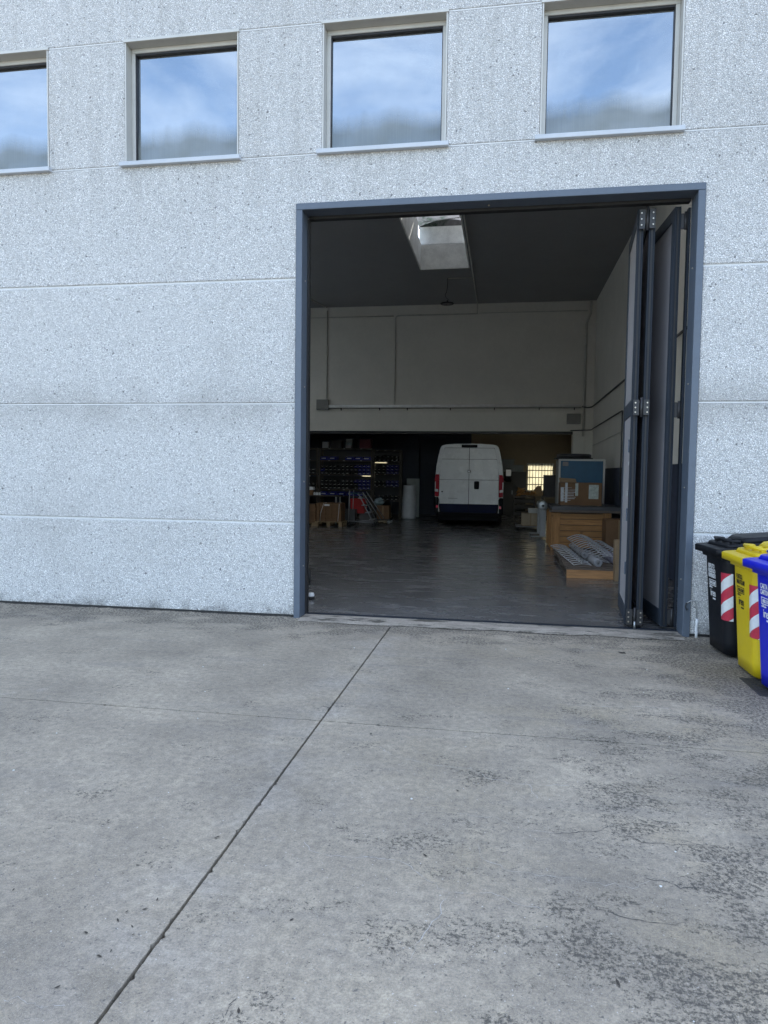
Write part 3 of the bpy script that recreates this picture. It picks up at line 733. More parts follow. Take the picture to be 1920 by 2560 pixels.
    put(text_mesh('iren', .088, .115, .0012), y0-.045, z)
    put(MB().box(0, .085, 0, .007, 0, .0006).box(.02, .045, .01, .017, 0, .0006).box(.06, .068, .01, .018, 0, .0006).mesh('mark'), y0-.012, z+.072)
    put(MB().box(0, .065, 0, .012, 0, .0006).mesh('mark'), y0-.095, z-.026)
    return b
YEL = simple('yellow_plastic', (.62, .46, .010), .45, var=.10, scale=3)
BLU = simple('blue_plastic', (.008, .015, .50), .38, var=.10, scale=3)
INKW = simple('white_print', (.72, .74, .76), .5, var=.05); INKB = simple('black_print', (.02, .02, .02), .5, var=.05)
wheelie_bin((1.866, -.56, 0), 4, BLACKP, INKW, [('RIFIUTO', .145), ('RESIDUO', .165), ('INDIFFERENZIATO', .17)], '800-212607', 'black wheelie bin with white lettering standing nearest the wall')
wheelie_bin((1.888, -1.235, 0), 0, YEL, INKB, [('PLASTICA', .14), ('BARATTOLAME', .19)], '800-212607', 'yellow wheelie bin with black lettering between the black and the blue one')
wheelie_bin((1.888, -1.80, 0.006), 4, BLU, INKW, [('CARTA', .12), ('CARTONE', .15)], '800-212607', 'blue wheelie bin with white lettering standing nearest the camera')
G = tag(empty('drain_cover', (2.14, -1.62, .0035)), 'dark cast iron drain cover in the concrete under the blue bin', 'drain cover')
IRON = simple('cast_iron', (.035, .034, .034), .75, var=.3, scale=14, bump=.3)
MB().box(-.30, .3, -.22, .24, -.01, .002, .003).build('frame', IRON, G)
for i in range(9):
    for j in range(7): MB().box(-.27+i*.062, -.232+i*.062, -.19+j*.06, -.153+j*.06, .0015, .006).build('stud', IRON, G)

# ================================================================== THE VAN
VX, VY = -1.00, 13.95
VAN = tag(empty('van', (VX, VY, .012)), 'white high roof panel van parked tail first at the back of the workshop', 'van')
VW = simple('white_van_paint', (.62, .63, .63), .28, var=.07, scale=2.5); VB = simple('dark_blue_van_paint', (.006, .010, .035), .6, var=.2, spec=.15)
VBK = simple('black_van_trim', (.008, .008, .01), .65, spec=.15); VGL = simple('dark_van_glass', (.008, .009, .011), .08)
LRED = simple('red_lamp_lens', (.36, .006, .022), .45, var=.15, scale=12, spec=.2); LWH = simple('clear_lamp_lens', (.55, .53, .55), .12); REFL = simple('red_reflector', (.75, .05, .10), .2)
prof = [(.93, .36), (1.0, .50), (1.015, .9), (1.01, 1.35), (.985, 1.75), (.935, 2.05), (.88, 2.27), (.85, 2.345), (.80, 2.395), (.68, 2.425), (.35, 2.445)]
def ring(y, ks=1.0, kz=1.0, zt=None):
    P = [(x*ks, z if zt is None else .36+(z-.36)*zt) for x, z in prof]
    return [(x, y, z) for x, z in P]+[(-x, y, z) for x, z in reversed(P)]
m = MB(); m.loft([ring(.0, .985), ring(.03, .998), ring(.12), ring(3.9), ring(4.3, .99, zt=.985), ring(4.75, .97, zt=.80), ring(5.2, .95, zt=.56), ring(5.75, .90, zt=.40), ring(5.9, .85, zt=.30)])
m.build('body', VW, VAN)
MB().prism([(-.87, .38), (.87, .38), (.90, .9), (.885, 1.4), (.845, 1.8), (.80, 2.06), (.735, 2.325), (-.735, 2.325), (-.80, 2.06), (-.845, 1.8), (-.885, 1.4), (-.90, .9)], -.0018, .01).build('door_seal', VBK, VAN)
def dpoly(s, z0, z1, g=.008):
    """half of the tail between z0 and z1, following the taper of the body"""
    def hw(z):
        for (x1, a), (x2, b) in zip(prof, prof[1:]):
            if a <= z <= b: return x1+(x2-x1)*(z-a)/(b-a)-.135
        return .7
    zs = [z0]+[z for z in (.9, 1.35, 1.75, 2.05, 2.27) if z0 < z < z1]+[z1]
    return [(s*g, z0)]+[(s*hw(z), z) for z in zs]+[(s*g, z1)]
for s in (-1, 1):
    d = MB().prism(dpoly(s, .655, 2.315), -.022, -.002).build('rear_door', VW, VAN)
    MB().prism(dpoly(s, .40, .652), -.024, -.003).build('door_skirt', VB, d)
    for z in (1.98, 1.37):                              # pressed swages, their shade drawn as dark strips
        p = dpoly(s, z, z+.012); MB().prism(p, -.0245, -.0221).build('swage_shade', simple('van_shadow_seam', (.05, .05, .055), .6), d)
    MB().prism([(x*(.93), z) for x, z in dpoly(s, 1.03, 1.30, .05)], -.028, -.0221).build('pressing', VW, d)
    MB().box(s*.90-.03, s*.90+.03, -.018, .01, 1.84, 1.93, .006).box(s*.905-.03, s*.905+.03, -.018, .01, .80, .88, .006).build('door_hinge', VW, VAN)
    tl = MB(); tl.prism([(s*.895, .86), (s*1.005, .88), (s*1.012, 1.4), (s*.985, 1.53), (s*.885, 1.53)], -.03, .05); t = tl.build('tail_light', LRED, VAN)
    MB().prism([(s*.905, 1.0), (s*1.008, 1.02), (s*1.01, 1.10), (s*.91, 1.08)], -.034, -.0305).prism([(s*.99, 1.11), (s*1.011, 1.10), (s*1.012, 1.32), (s*.985, 1.30)], -.034, -.0305).build('reversing_lens', LWH, t)
    MB().box(s*.955-.06, s*.955+.06, -.10, .04, .36, .85, .02).build('bumper_corner', VBK, VAN)
    MB().box(s*.93-.03, s*.93+.03, -.106, -.1005, .53, .61).build('reflector', REFL, VAN)
    mr = MB().box(s*1.19-.11, s*1.19+.11, 4.55, 4.72, 1.28, 1.76, .03).build('door_mirror', VBK, VAN)
    MB().box(s*1.03, s*1.09, 4.6, 4.68, 1.34, 1.40).build('mirror_arm', VBK, mr); MB().box(s*1.19-.09, s*1.19+.09, 4.546, 4.5495, 1.50, 1.73).build('mirror_glass', LWH, mr)
    for y in (.98, 4.95):
        w = MB(); w.lathe([(.20, -.11), (.32, -.11), (.342, -.09), (.342, .09), (.32, .11), (.20, .11)], (s*.87, y, .342), 'x', 30); wo = w.build('wheel', RUBBER, VAN)
        MB().lathe([(.03, .05*s), (.19, .09*s), (.205, .105*s), (.205, .02*s)], (s*.87, y, .342), 'x', 24).build('rim', GALV, wo)
MB().box(-.93, .93, -.07, .03, .31, .395, .015).build('rear_bumper', VBK, VAN)
MB().box(-.90, .90, .1, 3.8, .16, .30).build('underbody', VBK, VAN)
MB().box(-.235, .235, -.03, -.001, 2.335, 2.42, .012).build('high_brake_light', VBK, VAN)
hd = MB().box(.155, .305, -.034, -.0225, 1.10, 1.34, .02).build('door_handle', VBK, VAN)
MB().box(.205, .25, -.042, -.0345, 1.12, 1.28, .008).build('grip', VBK, hd)
em = MB().lathe([(0, -.036), (.05, -.036), (.058, -.03), (.058, -.0225)], (0, 0, 1.625), 'y', 24).build('emblem', GALV, VAN)
MB().lathe([(0, -.0385), (.036, -.0385), (.042, -.0365)], (0, 0, 1.625), 'y', 24).build('emblem_disc', simple('dark_red_enamel', (.08, .012, .015), .25), em)
for i in range(3): MB().box(-.024+i*.018, -.014+i*.018, -.0405, -.039, 1.60, 1.65).build('emblem_bar', GALV, em)
MB().box(.48, .66, -.0245, -.0221, 1.10, 1.165).build('badge_strip', simple('grey_badge', (.33, .34, .34), .5), VAN)
MB().lathe([(0, -.027), (.022, -.027), (.026, -.0222)], (-.79, 0, 1.02), 'y', 14).build('lock_plug', VBK, VAN)
MB().box(-.6, -.33, -.0245, -.0221, .815, .824).build('dent_scratch', VBK, VAN)

# ================================================================== INSIDE, ON THE LEFT
PALW = mat_wood('pallet_wood', (.36, .255, .145), 0)
def pallet(name, loc, w, d, label, nb=6, rz=0, mat=None, front_board=False):
    """boards run along x, three rows of blocks below"""
    mat = mat or PALW
    p = tag(empty(name, loc, (0, 0, R(rz))), label, 'pallet'); me = None
    bw = d/nb*.72
    for i in range(nb):
        y = d*(i+.5)/nb
        if me is None:
            o = MB().box(-w/2, w/2, -bw/2, bw/2, .122, .144, .002).build('top_board', mat, p, (0, y, 0)); me = o.data
        else: link('top_board', me, p, (random.uniform(-.01, .01), y, 0), (0, 0, random.uniform(-.008, .008)))
    for x in (-w/2+.05, 0, w/2-.05):
        MB().box(x-.05, x+.05, .002, d-.002, .10, .1215, .002).build('stringer_board', mat, p)
        for y in (.07, d/2, d-.07): MB().box(x-.05, x+.05, y-.07, y+.07, .022, .0995, .003).build('block', mat, p)
        if not front_board: MB().box(x-.05, x+.05, .002, d-.002, 0, .0215, .002).build('foot_board', mat, p)
    if front_board: MB().box(-w/2, w/2, -.026, -.001, .0, .138, .003).build('front_board', mat, p)
    return p
pallet('pallet', (-4.88, 12.3, .012), .80, 1.1, 'light wooden pallet under the strapped brown cartons on the left', 6)
CARD = mat_card('brown_cardboard', (.20, .115, .062)); CARD2 = mat_card('tan_cardboard', (.33, .235, .145))
def carton(x0, x1, y0, y1, z0, z1, label, group=None, mat=None, tape=True, name='carton'):
    cx, cy = (x0+x1)/2, (y0+y1)/2; mat = mat or CARD
    o = MB().box(x0-cx, x1-cx, y0-cy, y1-cy, 0, z1-z0, .004).build(name, mat, None, (cx, cy, z0), (0, 0, random.uniform(-.02, .02)))
    if tape: MB().box(-.02, .02, y0-cy-.0015, y0-cy-.0005, .01, z1-z0-.004).build('tape', simple('brown_tape', (.26, .18, .10), .35), o)
    MB().box(x0-cx+.006, x1-cx-.006, y0-cy+.006, y1-cy-.006, z1-z0+.0005, z1-z0+.003).build('top_flap', mat, o)
    return tag(o, label, 'carton', group)
cw = [.095, .18, .18, .14, .13]; x = -5.24
for i, w_ in enumerate(cw):
    for j in range(5):
        carton(x+.003, x+w_-.003, 12.34, 12.86, .158+j*.104, .158+j*.104+.101, f'brown carton, {ORD[i]} column from left, {ORD[j]} from bottom, strapped stack on left pallet', 'cartons stacked on the left pallet', tape=False)
    x += w_
for i in range(2):
    for j in range(5): carton(-5.66+i*.19, -5.475+i*.19, 12.42, 12.9, .115+j*.104, .115+j*.104+.101, f"brown carton, {('left', 'right')[i]} column, {ORD[j]} from bottom, stack beside left door jamb", 'cartons stacked by the left jamb', tape=False)
pallet('pallet', (-5.7, 12.4, -.03), .8, 1.0, 'wooden pallet mostly hidden behind the left door jamb', 5)
for x0, x1, lb in ((-5.165, -5.135, 'leaning white packing strap nearer the door jamb, round the brown cartons'), (-4.64, -4.68, 'leaning white packing strap farther from the door jamb, round the brown cartons')):
    tag(MB().tube([(x0+.03, 12.333, .16), (x0+.055, 12.333, .40), (x1+.11, 12.333, .665), (x1+.12, 12.6, .685)], .006, 6).build('packing_strap', WHITEP), lb, 'strap')
tag(MB().box(-.075, .075, -.002, .002, 0, .05, .0005).build('paper_note', WHITEP, None, (-4.93, 12.332, .60)), 'white paper note stuck to the strapped brown cartons', 'note')
RACKM = simple('brown_rack_steel', (.045, .035, .024), .55)
def rack(name, x0, x1, y0, y1, zs, top, label, backs):
    o = tag(empty(name, ((x0+x1)/2, y0, .012)), label, 'shelving rack'); w = (x1-x0)/2; d = y1-y0
    for sx in (-1, 1):
        for yy in (0, d-.05): MB().box(sx*w-.025, sx*w+.025, yy, yy+.05, 0, top).build('upright', RACKM, o)
    for z in zs:
        MB().box(-w+.026, w-.026, .002, d, z-.035, z-.001).build('shelf', RACKM, o)
        for k in (-.62, -.05, .6): MB().box(k*w-.03, k*w+.03, -.003, .001, z-.03, z-.008).build('price_tag', simple('grey_tag', (.30, .30, .30), .6), o)
    for z0, z1 in backs: MB().box(-w+.026, w-.026, d+.001, d+.006, z0, z1).build('back_sheet', BLACKM, o)
    return o
def make_bin(w, d, h, mat, lab):
    b = empty('parts_bin')
    m = MB(); t = .004
    m.add([(-w/2, 0, 0), (w/2, 0, 0), (w/2, d, 0), (-w/2, d, 0), (-w/2, -.02, h*.62), (w/2, -.02, h*.62), (w/2, d, h), (-w/2, d, h), (-w/2, d*.4, h), (w/2, d*.4, h)],
          [(0, 3, 2, 1), (0, 1, 5, 4), (3, 7, 6, 2), (0, 4, 8, 7, 3), (1, 2, 6, 9, 5)]); m.build('tray', mat, b)
    MB().add([(-w*.27, -.0195, h*.40), (w*.27, -.0195, h*.40), (w*.27, -.0215, h*.58), (-w*.27, -.0215, h*.58)], [(0, 1, 2, 3)]).build('label_card', lab, b)
    return b
LABC = simple('grey_white_label', (.62, .62, .60), .6); BINK = simple('dark_bin_plastic', (.016, .017, .02), .45); BINB = simple('blue_bin_plastic', (.006, .010, .19), .4)
R1Y = 15.2
rack('shelving_rack', -5.92, -4.19, R1Y, R1Y+.45, (.80, 1.01, 1.485, 1.95, 2.33), 2.335, 'wide brown steel rack full of small labelled parts bins', [(.83, .99), (1.03, 1.425), (1.49, 1.93), (1.97, 2.29)])
sk_, sb_ = make_bin(.118, .3, .088, BINK, LABC), make_bin(.118, .3, .088, BINB, LABC)
big = make_bin(.27, .36, .125, BINB, LABC)
used = set()
def place(src, x, y, z, label, group):
    o = copy_tree(src) if src.name in used else src; used.add(src.name)
    o.location = (x, y, z); return tag(o, label, 'parts bin', group)
for rowz in (1.487, 1.012):
    for j in range(3):
        for i in range(12):
            if (i, j) in ((4, 2), (7, 0)): continue
            blue = i >= 9 or (i == 8 and j == 2) or (i == 0 and j == 1 and rowz > 1.2)
            place(sb_ if blue else sk_, -5.82+i*.139, R1Y+.02, rowz+j*.112+.004, f"small {'blue' if blue else 'black'} bin, {ORD[i]} place from left, {ROW[3][j]} row, {'upper' if rowz > 1.2 else 'lower'} small-bin shelf, wide rack", 'small bins in the wide rack')
for i in range(6):
    if i == 2: continue
    place(big, -5.78+i*.284, R1Y+.02, 1.953, f'large blue bin, {ORD[i]} place from left on the upper shelf of the wide rack', 'large blue bins')
for i in range(5): place(big, -5.78+i*.30, R1Y+.02, .804, f'large blue bin, {ORD[i]} from left on the lowest shelf of the wide rack', 'large blue bins')
rack('shelving_rack', -4.40, -3.44, 16.4, 16.85, (.62, 1.10, 1.52, 1.95, 2.32), 2.33, 'narrow dark steel rack between the wide rack and the white foil roll', [(.7, 1.08), (1.11, 1.50), (1.53, 1.888), (1.955, 2.28)])
SHN = {1.954: 'top', 1.524: 'second', 1.104: 'third', .624: 'lowest'}
for rowz, js in ((1.954, 2), (1.524, 3), (1.104, 2), (.624, 2)):
    for j in range(js):
        for i in range(6):
            blue = i >= 3 and rowz in (1.104, 1.524)
            if rowz == 1.524 and j == 2 and i < 2: continue
            place(sb_ if blue else sk_, -4.29+i*.147, 16.42, rowz+j*.108, f"small {'blue' if blue else 'black'} bin, {ORD[i]} from left, {ROW[js][j]} row, {SHN[rowz]} shelf, narrow rack", 'small bins in the narrow rack')
rack('shelving_rack', -7.75, -6.0, R1Y, R1Y+.45, (.80, 1.01, 1.485, 1.95, 2.33), 2.335, 'brown steel rack half hidden behind the left door jamb', [(.83, .99), (1.03, 1.40), (1.53, 1.93), (1.97, 2.29)])
for rowz in (1.487, 1.012):
    for j in range(2):
        for i in range(3): place(sk_, -6.40+i*.139, R1Y+.02, rowz+j*.112+.004, f"small black bin, {ORD[i]} from left, {ROW[2][j]} row, {'upper' if rowz > 1.2 else 'lower'} shelf, rack behind left jamb", 'small bins in the half hidden rack')
# boxes on top of the wide rack
def plain_box(name, x0, x1, y0, y1, z0, z1, mat, label, cat):
    cx, cy = (x0+x1)/2, (y0+y1)/2
    o = MB().box(x0-cx, x1-cx, y0-cy, y1-cy, 0, z1-z0, .006).build(name, mat, None, (cx, cy, z0))
    MB().box(x0-cx-.004, x1-cx+.004, y0-cy-.004, y1-cy+.004, z1-z0+.0005, z1-z0+.02, .003).build('lid', mat, o)
    return tag(o, label, cat)
DKC = mat_card('dark_cardboard', (.05, .045, .045)); REDB = simple('dull_red_carton', (.10, .015, .022), .7)
plain_box('storage_box', -5.84, -5.63, 15.25, 15.5, 2.344, 2.53, simple('pale_grey_carton', (.30, .30, .31), .7), 'pale grey box at the left on top of the wide rack', 'box')
plain_box('storage_box', -5.55, -5.2, 15.25, 15.55, 2.344, 2.58, DKC, 'dark box beside the pale grey one on top of the wide rack', 'box')
plain_box('storage_box', -5.06, -4.88, 15.25, 15.45, 2.344, 2.42, simple('pale_pink_carton', (.26, .24, .25), .7), 'small pale box lowest of the pile on top of the wide rack', 'box')
plain_box('storage_box', -5.06, -4.86, 15.25, 15.45, 2.445, 2.52, simple('pale_teal_carton', (.19, .23, .24), .7), 'small teal grey box in the middle of the pile on the wide rack', 'box')
plain_box('storage_box', -5.05, -4.86, 15.25, 15.45, 2.545, 2.63, simple('grey_carton', (.20, .21, .21), .7), 'small grey box topmost of the pile on the wide rack', 'box')
plain_box('storage_box', -4.60, -4.24, 15.25, 15.6, 2.344, 2.62, REDB, 'dull red box at the right end on top of the wide rack', 'box')
# workbench in front of the rack
BN = tag(empty('workbench', (-5.6, 12.95, .012)), 'dark steel workbench standing behind the strapped cartons', 'workbench')
MB().box(-.75, .85, 0, .6, .83, .865, .004).build('bench_top', RACKM, BN)
for x in (-.7, .78):
    for y in (.03, .55): MB().box(x-.02, x+.02, y-.02, y+.02, 0, .829).build('leg', GALV, BN)
MB().box(-.65, .74, .5, .53, .3, .36).build('rail', GALV, BN)
for i in range(4):
    tag(MB().lathe([(0, 0), (.022, 0), (.024, .006), (.024, .06), (.014, .075), (.014, .09), (0, .09)], (0, 0, 0), 'z', 12).build('white_bottle', WHITEP, None, (-5.50+i*.055, 13.05+.02*(i % 2), .878)), f'small white bottle, {ORD[i]} from left in the row on the dark workbench', 'bottle', 'white bottles on the workbench')
tag(MB().box(-.08, .08, -.1, .1, 0, .15, .004).build('carton', CARD, None, (-5.62, 13.1, .878)), 'brown open carton at the jamb end of the workbench', 'carton')
tag(MB().box(-.1, .1, -.1, .1, 0, .09, .01).build('white_pack', WHITEP, None, (-5.62, 13.1, 1.03)), 'white pack lying on the brown carton on the workbench', 'pack')
# rolling step ladder
LD = tag(empty('rolling_ladder', (0, 0, .012)), 'rolling steel step ladder with slanting handrails in front of the racks', 'ladder')
LALU = simple('ladder_aluminium', (.36, .37, .39), .35, .7)
for y in (12.65, 13.2):
    MB().tube([(-4.08, y, .94), (-3.62, y, .08)], .016).build('front_rail', LALU, LD); MB().tube([(-4.34, y, 1.03), (-4.37, y, .08)], .013).build('rear_post', LALU, LD)
    MB().tube([(-4.40, y, .16), (-3.62, y, .11)], .013).build('base_bar', LALU, LD); MB().tube([(-3.96, y, .99), (-3.42, y, .22)], .013).build('handrail', LALU, LD)
    for x in (-4.36, -3.62):
        w = MB().lathe([(.015, -.015), (.055, -.015), (.06, 0), (.055, .015), (.015, .015)], (x, y, .06), 'y', 18).build('caster', RUBBER, LD)
for k in range(4):
    t = (k+.6)/4.2; x = -4.08+.46*t; z = .94-.86*t; MB().box(x-.09, x+.06, 12.67, 13.18, z-.015, z+.01, .003).build('tread', LALU, LD)
MB().box(-4.34, -4.06, 12.67, 13.18, .93, .96, .003).build('platform', simple('teal_platform', (.03, .10, .14), .6), LD)
def crate_box(name, x0, x1, y0, y1, z0, z1, mat, label, cat='crate'):
    cx = (x0+x1)/2; w = (x1-x0)/2; o = empty(name, (cx, y0, z0)); d = y1-y0; h = z1-z0
    m = MB(); t = .012
    m.box(-w, w, 0, t, 0, h, .003); m.box(-w, w, d-t, d, 0, h, .003); m.box(-w, -w+t, t, d-t, 0, h); m.box(w-t, w, t, d-t, 0, h); m.box(-w+t, w-t, t, d-t, 0, t); m.build('shell', mat, o)
    MB().box(-w-.012, w+.012, -.012, -.0005, h-.05, h, .003).build('rim', mat, o); MB().box(-w-.004, w+.004, -.008, -.0005, h*.45, h*.52).build('rib', mat, o)
    return tag(o, label, cat)
REDP = simple('red_plastic', (.42, .012, .012), .45, var=.2)
crate_box('plastic_crate', -4.46, -4.05, 13.35, 13.8, .35, .78, REDP, 'bright red plastic crate behind the rolling ladder')
crate_box('plastic_crate', -4.53, -4.25, 12.95, 13.3, .05, .48, simple('grey_plastic', (.07, .07, .07), .5), 'dark grey plastic crate left of the red one by the ladder')
plain_box('low_box', -4.2, -3.8, 13.35, 13.8, .012, .33, simple('pale_worn_carton', (.13, .12, .12), .7), 'pale worn box under the red plastic crate', 'box')
carton(-3.77, -3.39, 13.9, 14.3, .16, .565, 'brown carton on the hand cart right of the ladder')
HC = tag(empty('hand_cart', (-3.6, 13.95, .012)), 'low hand cart with looped handle right of the rolling ladder', 'cart')
MB().box(-.30, .26, -.1, .5, .11, .145, .004).build('deck', BLACKM, HC); MB().tube([(-.3, .45, .14), (-.32, .42, .75), (-.22, .4, .87), (.0, .4, .86), (.2, .42, .72), (.25, .45, .14)], .014).build('handle_loop', BLACKM, HC)
for x in (-.25, .2):
    for y in (-.05, .42): MB().lathe([(.015, -.015), (.05, -.015), (.055, 0), (.05, .015), (.015, .015)], (x, y, .055), 'y', 16).build('caster', GALV, HC)
bag = bmesh.new(); bmesh.ops.create_uvsphere(bag, u_segments=24, v_segments=14, radius=1)
for v in bag.verts:
    k = .85+.22*math.sin(v.co.x*9+v.co.z*5)*math.cos(v.co.y*7); v.co = Vector((v.co.x*.17*k, v.co.y*.14*k, (v.co.z+.9)*.13*k))
me = bpy.data.meshes.new('plastic_sack'); bag.to_mesh(me); bag.free(); me.materials.append(simple('pale_teal_sack', (.20, .26, .28), .35))
for p in me.polygons: p.use_smooth = True
tag(link('plastic_sack', me, None, (-3.72, 14.05, .57)), 'crumpled pale plastic sack lying on the carton on the hand cart', 'sack')
# foil roll and leaning sheet
ro = MB(); prof_r = [(0, 0), (.245, 0), (.255, .05), (.25, .35), (.238, .6), (.215, .85), (.212, 1.12), (.205, 1.14), (.07, 1.14), (.065, 1.10), (0, 1.10)]
n = 40; rings = []
rnd = random.Random(5)
for r_, h_ in prof_r: rings.append([(math.cos(2*math.pi*k/n)*r_*(1+.018*math.sin(5*k*.157+h_*6)), math.sin(2*math.pi*k/n)*r_, h_) for k in range(n)])
ro.loft(rings, cap=False)
FOIL = simple('white_foil', (.55, .57, .60), .45, var=.12, scale=9, bump=.3, bscale=14)
rl = ro.build('foil_roll', FOIL, None, (-3.16, 16.75, .012)); tag(rl, 'upright white roll of bubble foil beside the narrow rack', 'roll')
MB().tube([(.06*math.cos(a), .06*math.sin(a), 1.143) for a in [k*.5 for k in range(13)]], .006, 6).build('core_edge', CARD, rl)
tag(MB().box(-.225, .225, 0, .03, 0, 1.35, .003).build('white_board', simple('pale_green_board', (.34, .37, .36), .6), None, (-3.1, 17.25, .03), (R(-3), 0, 0)), 'pale board leaning upright behind the white foil roll', 'board')
# trolley behind the left jamb: only its wheels peep out
TR = tag(empty('platform_trolley', (-2.62, 2.1, .012), (0, 0, R(16.7))), 'platform trolley whose dark wheels peep out behind the left door jamb', 'trolley')
MB().box(-.75, -.10, .0, 1.75, .30, .34, .006).build('deck', BLACKM, TR); MB().tube([(-.7, .0, .34), (-.7, -.05, 1.0), (-.2, -.05, 1.0), (-.2, 0, .34)], .016).build('push_handle', BLACKM, TR)
for x, y, r_ in ((.03, .12, .1), (.02, 1.6, .145), (-.7, .12, .1), (-.7, 1.6, .145)):
    w = MB().lathe([(.03, -.03), (r_-.012, -.03), (r_, -.018), (r_, .018), (r_-.012, .03), (.03, .03)], (x, y, r_), 'x', 24).build('wheel', RUBBER, TR)
    MB().lathe([(0, .02), (r_*.55, .034), (r_*.6, .02)], (x, y, r_), 'x', 18).build('hub', GALV, w); MB().box(x-.16, x-.05, y-.03, y+.03, r_*.9, .2995).build('fork', BLACKM, w)
DS = tag(empty('door_stop', (-2.27, 1.08, .012)), 'small white and black floor stop just inside the left door jamb', 'door stop')
MB().lathe([(0, 0), (.045, 0), (.045, .03), (.04, .034), (0, .034)], (0, 0, 0)).build('foot', RUBBER, DS); MB().lathe([(.038, .0345), (.04, .05), (.03, .075), (0, .08)], (0, 0, 0)).build('cap', WHITEP, DS)

# ================================================================== INSIDE, ON THE RIGHT
CRW_ = mat_wood('crate_pine', (.40, .205, .08), 0); CRV = mat_wood('crate_pine_upright', (.40, .205, .08), 2); GREYWOOD = mat_wood('weathered_grey_wood', (.16, .13, .11), 0)
CR = tag(empty('wooden_crate', (1.60, 7.7, .012)), 'big pine plank crate standing behind the pallet of wire racks', 'crate')
for i in range(6): MB().box(-.52, .54, .026, .046, .055+i*.119, .055+i*.119+.109, .005).build('plank', CRW_, CR)
MB().box(-.51, .53, .047, .05, .055, .77).build('lining', BLACKM, CR)
for x0, x1 in ((-.56, -.42), (.42, .55)): MB().box(x0, x1, 0, .0255, .02, .775, .003).build('batten', CRV, CR)
MB().box(.553, .588, 0, .06, .0, .78, .003).build('corner_post', CRV, CR); MB().box(-.60, -.563, 0, .06, .0, .78, .003).build('corner_post', CRV, CR)
for i in range(6): MB().box(-.585, -.565, .065, 1.55, .055+i*.119, .055+i*.119+.115, .003).build('side_plank', mat_wood('crate_pine_side', (.36, .185, .07), 1), CR)
for y in (.35, .8, 1.25): MB().box(-.612, -.5855, y, y+.11, .02, .775, .003).build('side_batten', CRV, CR)
MB().box(.56, .58, .065, 1.55, .055, .77).build('side_wall', CRV, CR); MB().box(-.56, .56, 1.53, 1.55, .055, .77).build('rear_wall', CRW_, CR)
SLB = tag(empty('work_top', (1.68, 7.62, .80)), 'dark grey slab top laid across the pine crate', 'table top')
MB().box(-.72, .72, 0, .2, 0, .045, .004).build('lower_board', GREYWOOD, SLB); MB().box(-.68, .74, .02, 1.55, .0465, .12, .004).build('slab', simple('dark_slab', (.05, .05, .055), .5), SLB)
# wrapped carton on the slab
WC = carton(1.22, 2.08, 8.35, 8.95, .921, 1.40, 'large taped brown carton standing on the dark slab top', None, CARD, tape=False)
TAPE = simple('shiny_packing_tape', (.42, .47, .43), .22, var=.35, scale=20, bump=.4, bscale=30); WT = simple('white_paper_tape', (.50, .52, .54), .5, var=.3, scale=20)
hx = .43; fy = -.3
for x0, x1, z0, z1, mt in ((-.33, -.28, .06, .50, WT), (-.12, -.06, .20, .49, TAPE), (.16, .36, .14, .46, TAPE), (-.42, -.36, .08, .40, WT)):
    MB().box(x0, x1, fy-.004, fy-.001, z0, z1-.02).build('tape', mt, WC)
for k in range(9): MB().box(-.40+random.uniform(0, .03), -.18+random.uniform(-.04, .12), fy-.0055, fy-.0042, .10+k*.034, .104+k*.034+random.uniform(0, .01)).build('stretch_film', WT, WC)
MB().add([(-.45, -.31, .49), (-.1, -.33, .485), (-.1, -.05, .56), (-.45, -.04, .58)], [(0, 1, 2, 3)]).add([(-.45, -.31, .494), (-.1, -.33, .489), (-.1, -.05, .564), (-.45, -.04, .584)], [(0, 1, 2, 3)]).build('open_flap', CARD2, WC)
# blue cabinet with aluminium edges and a fan unit on top
BC = tag(empty('machine_cabinet', (1.79, 9.6, .012)), 'tall blue panelled machine cabinet with pale aluminium edges', 'cabinet')
CBL = simple('petrol_blue_panel', (.012, .085, .165), .45, var=.18, scale=4)
MB().box(-.475, .465, .012, .9, .05, 1.88).build('front_panel', CBL, BC)
for x in (-.505, .49): MB().box(x-.022, x+.022, 0, .05, 0, 1.92, .004).build('corner_profile', ALU, BC)
MB().box(-.48, .465, 0, .05, 1.882, 1.92, .004).build('top_profile', ALU, BC); MB().box(-.527, -.483, .055, .9, .05, 1.9).build('side_panel', simple('cabinet_grey_side', (.22, .22, .21), .5), BC)
MB().box(-.44, -.31, .006, .0115, 1.76, 1.86).build('rating_plate', simple('worn_label', (.20, .19, .19), .6, var=.4, scale=40), BC)
FU = tag(empty('fan_unit', (1.68, 9.75, 1.934)), 'flat black fan unit lying on top of the blue cabinet', 'fan')
MB().box(-.48, .36, 0, .6, 0, .035, .008).build('base', BLACKM, FU); MB().lathe([(.38, 0), (.4, .02), (.4, .07), (.37, .09), (.30, .09)], (-.04, .3, .036), 'z', 30).build('shroud', BLACKM, FU)
for k in range(6):
    a = k*math.pi/3; MB().box(.05, .34, -.02, .02, .05, .055).build('guard_bar', BLACKM, FU, (-.04, .3, .036), (0, 0, a))
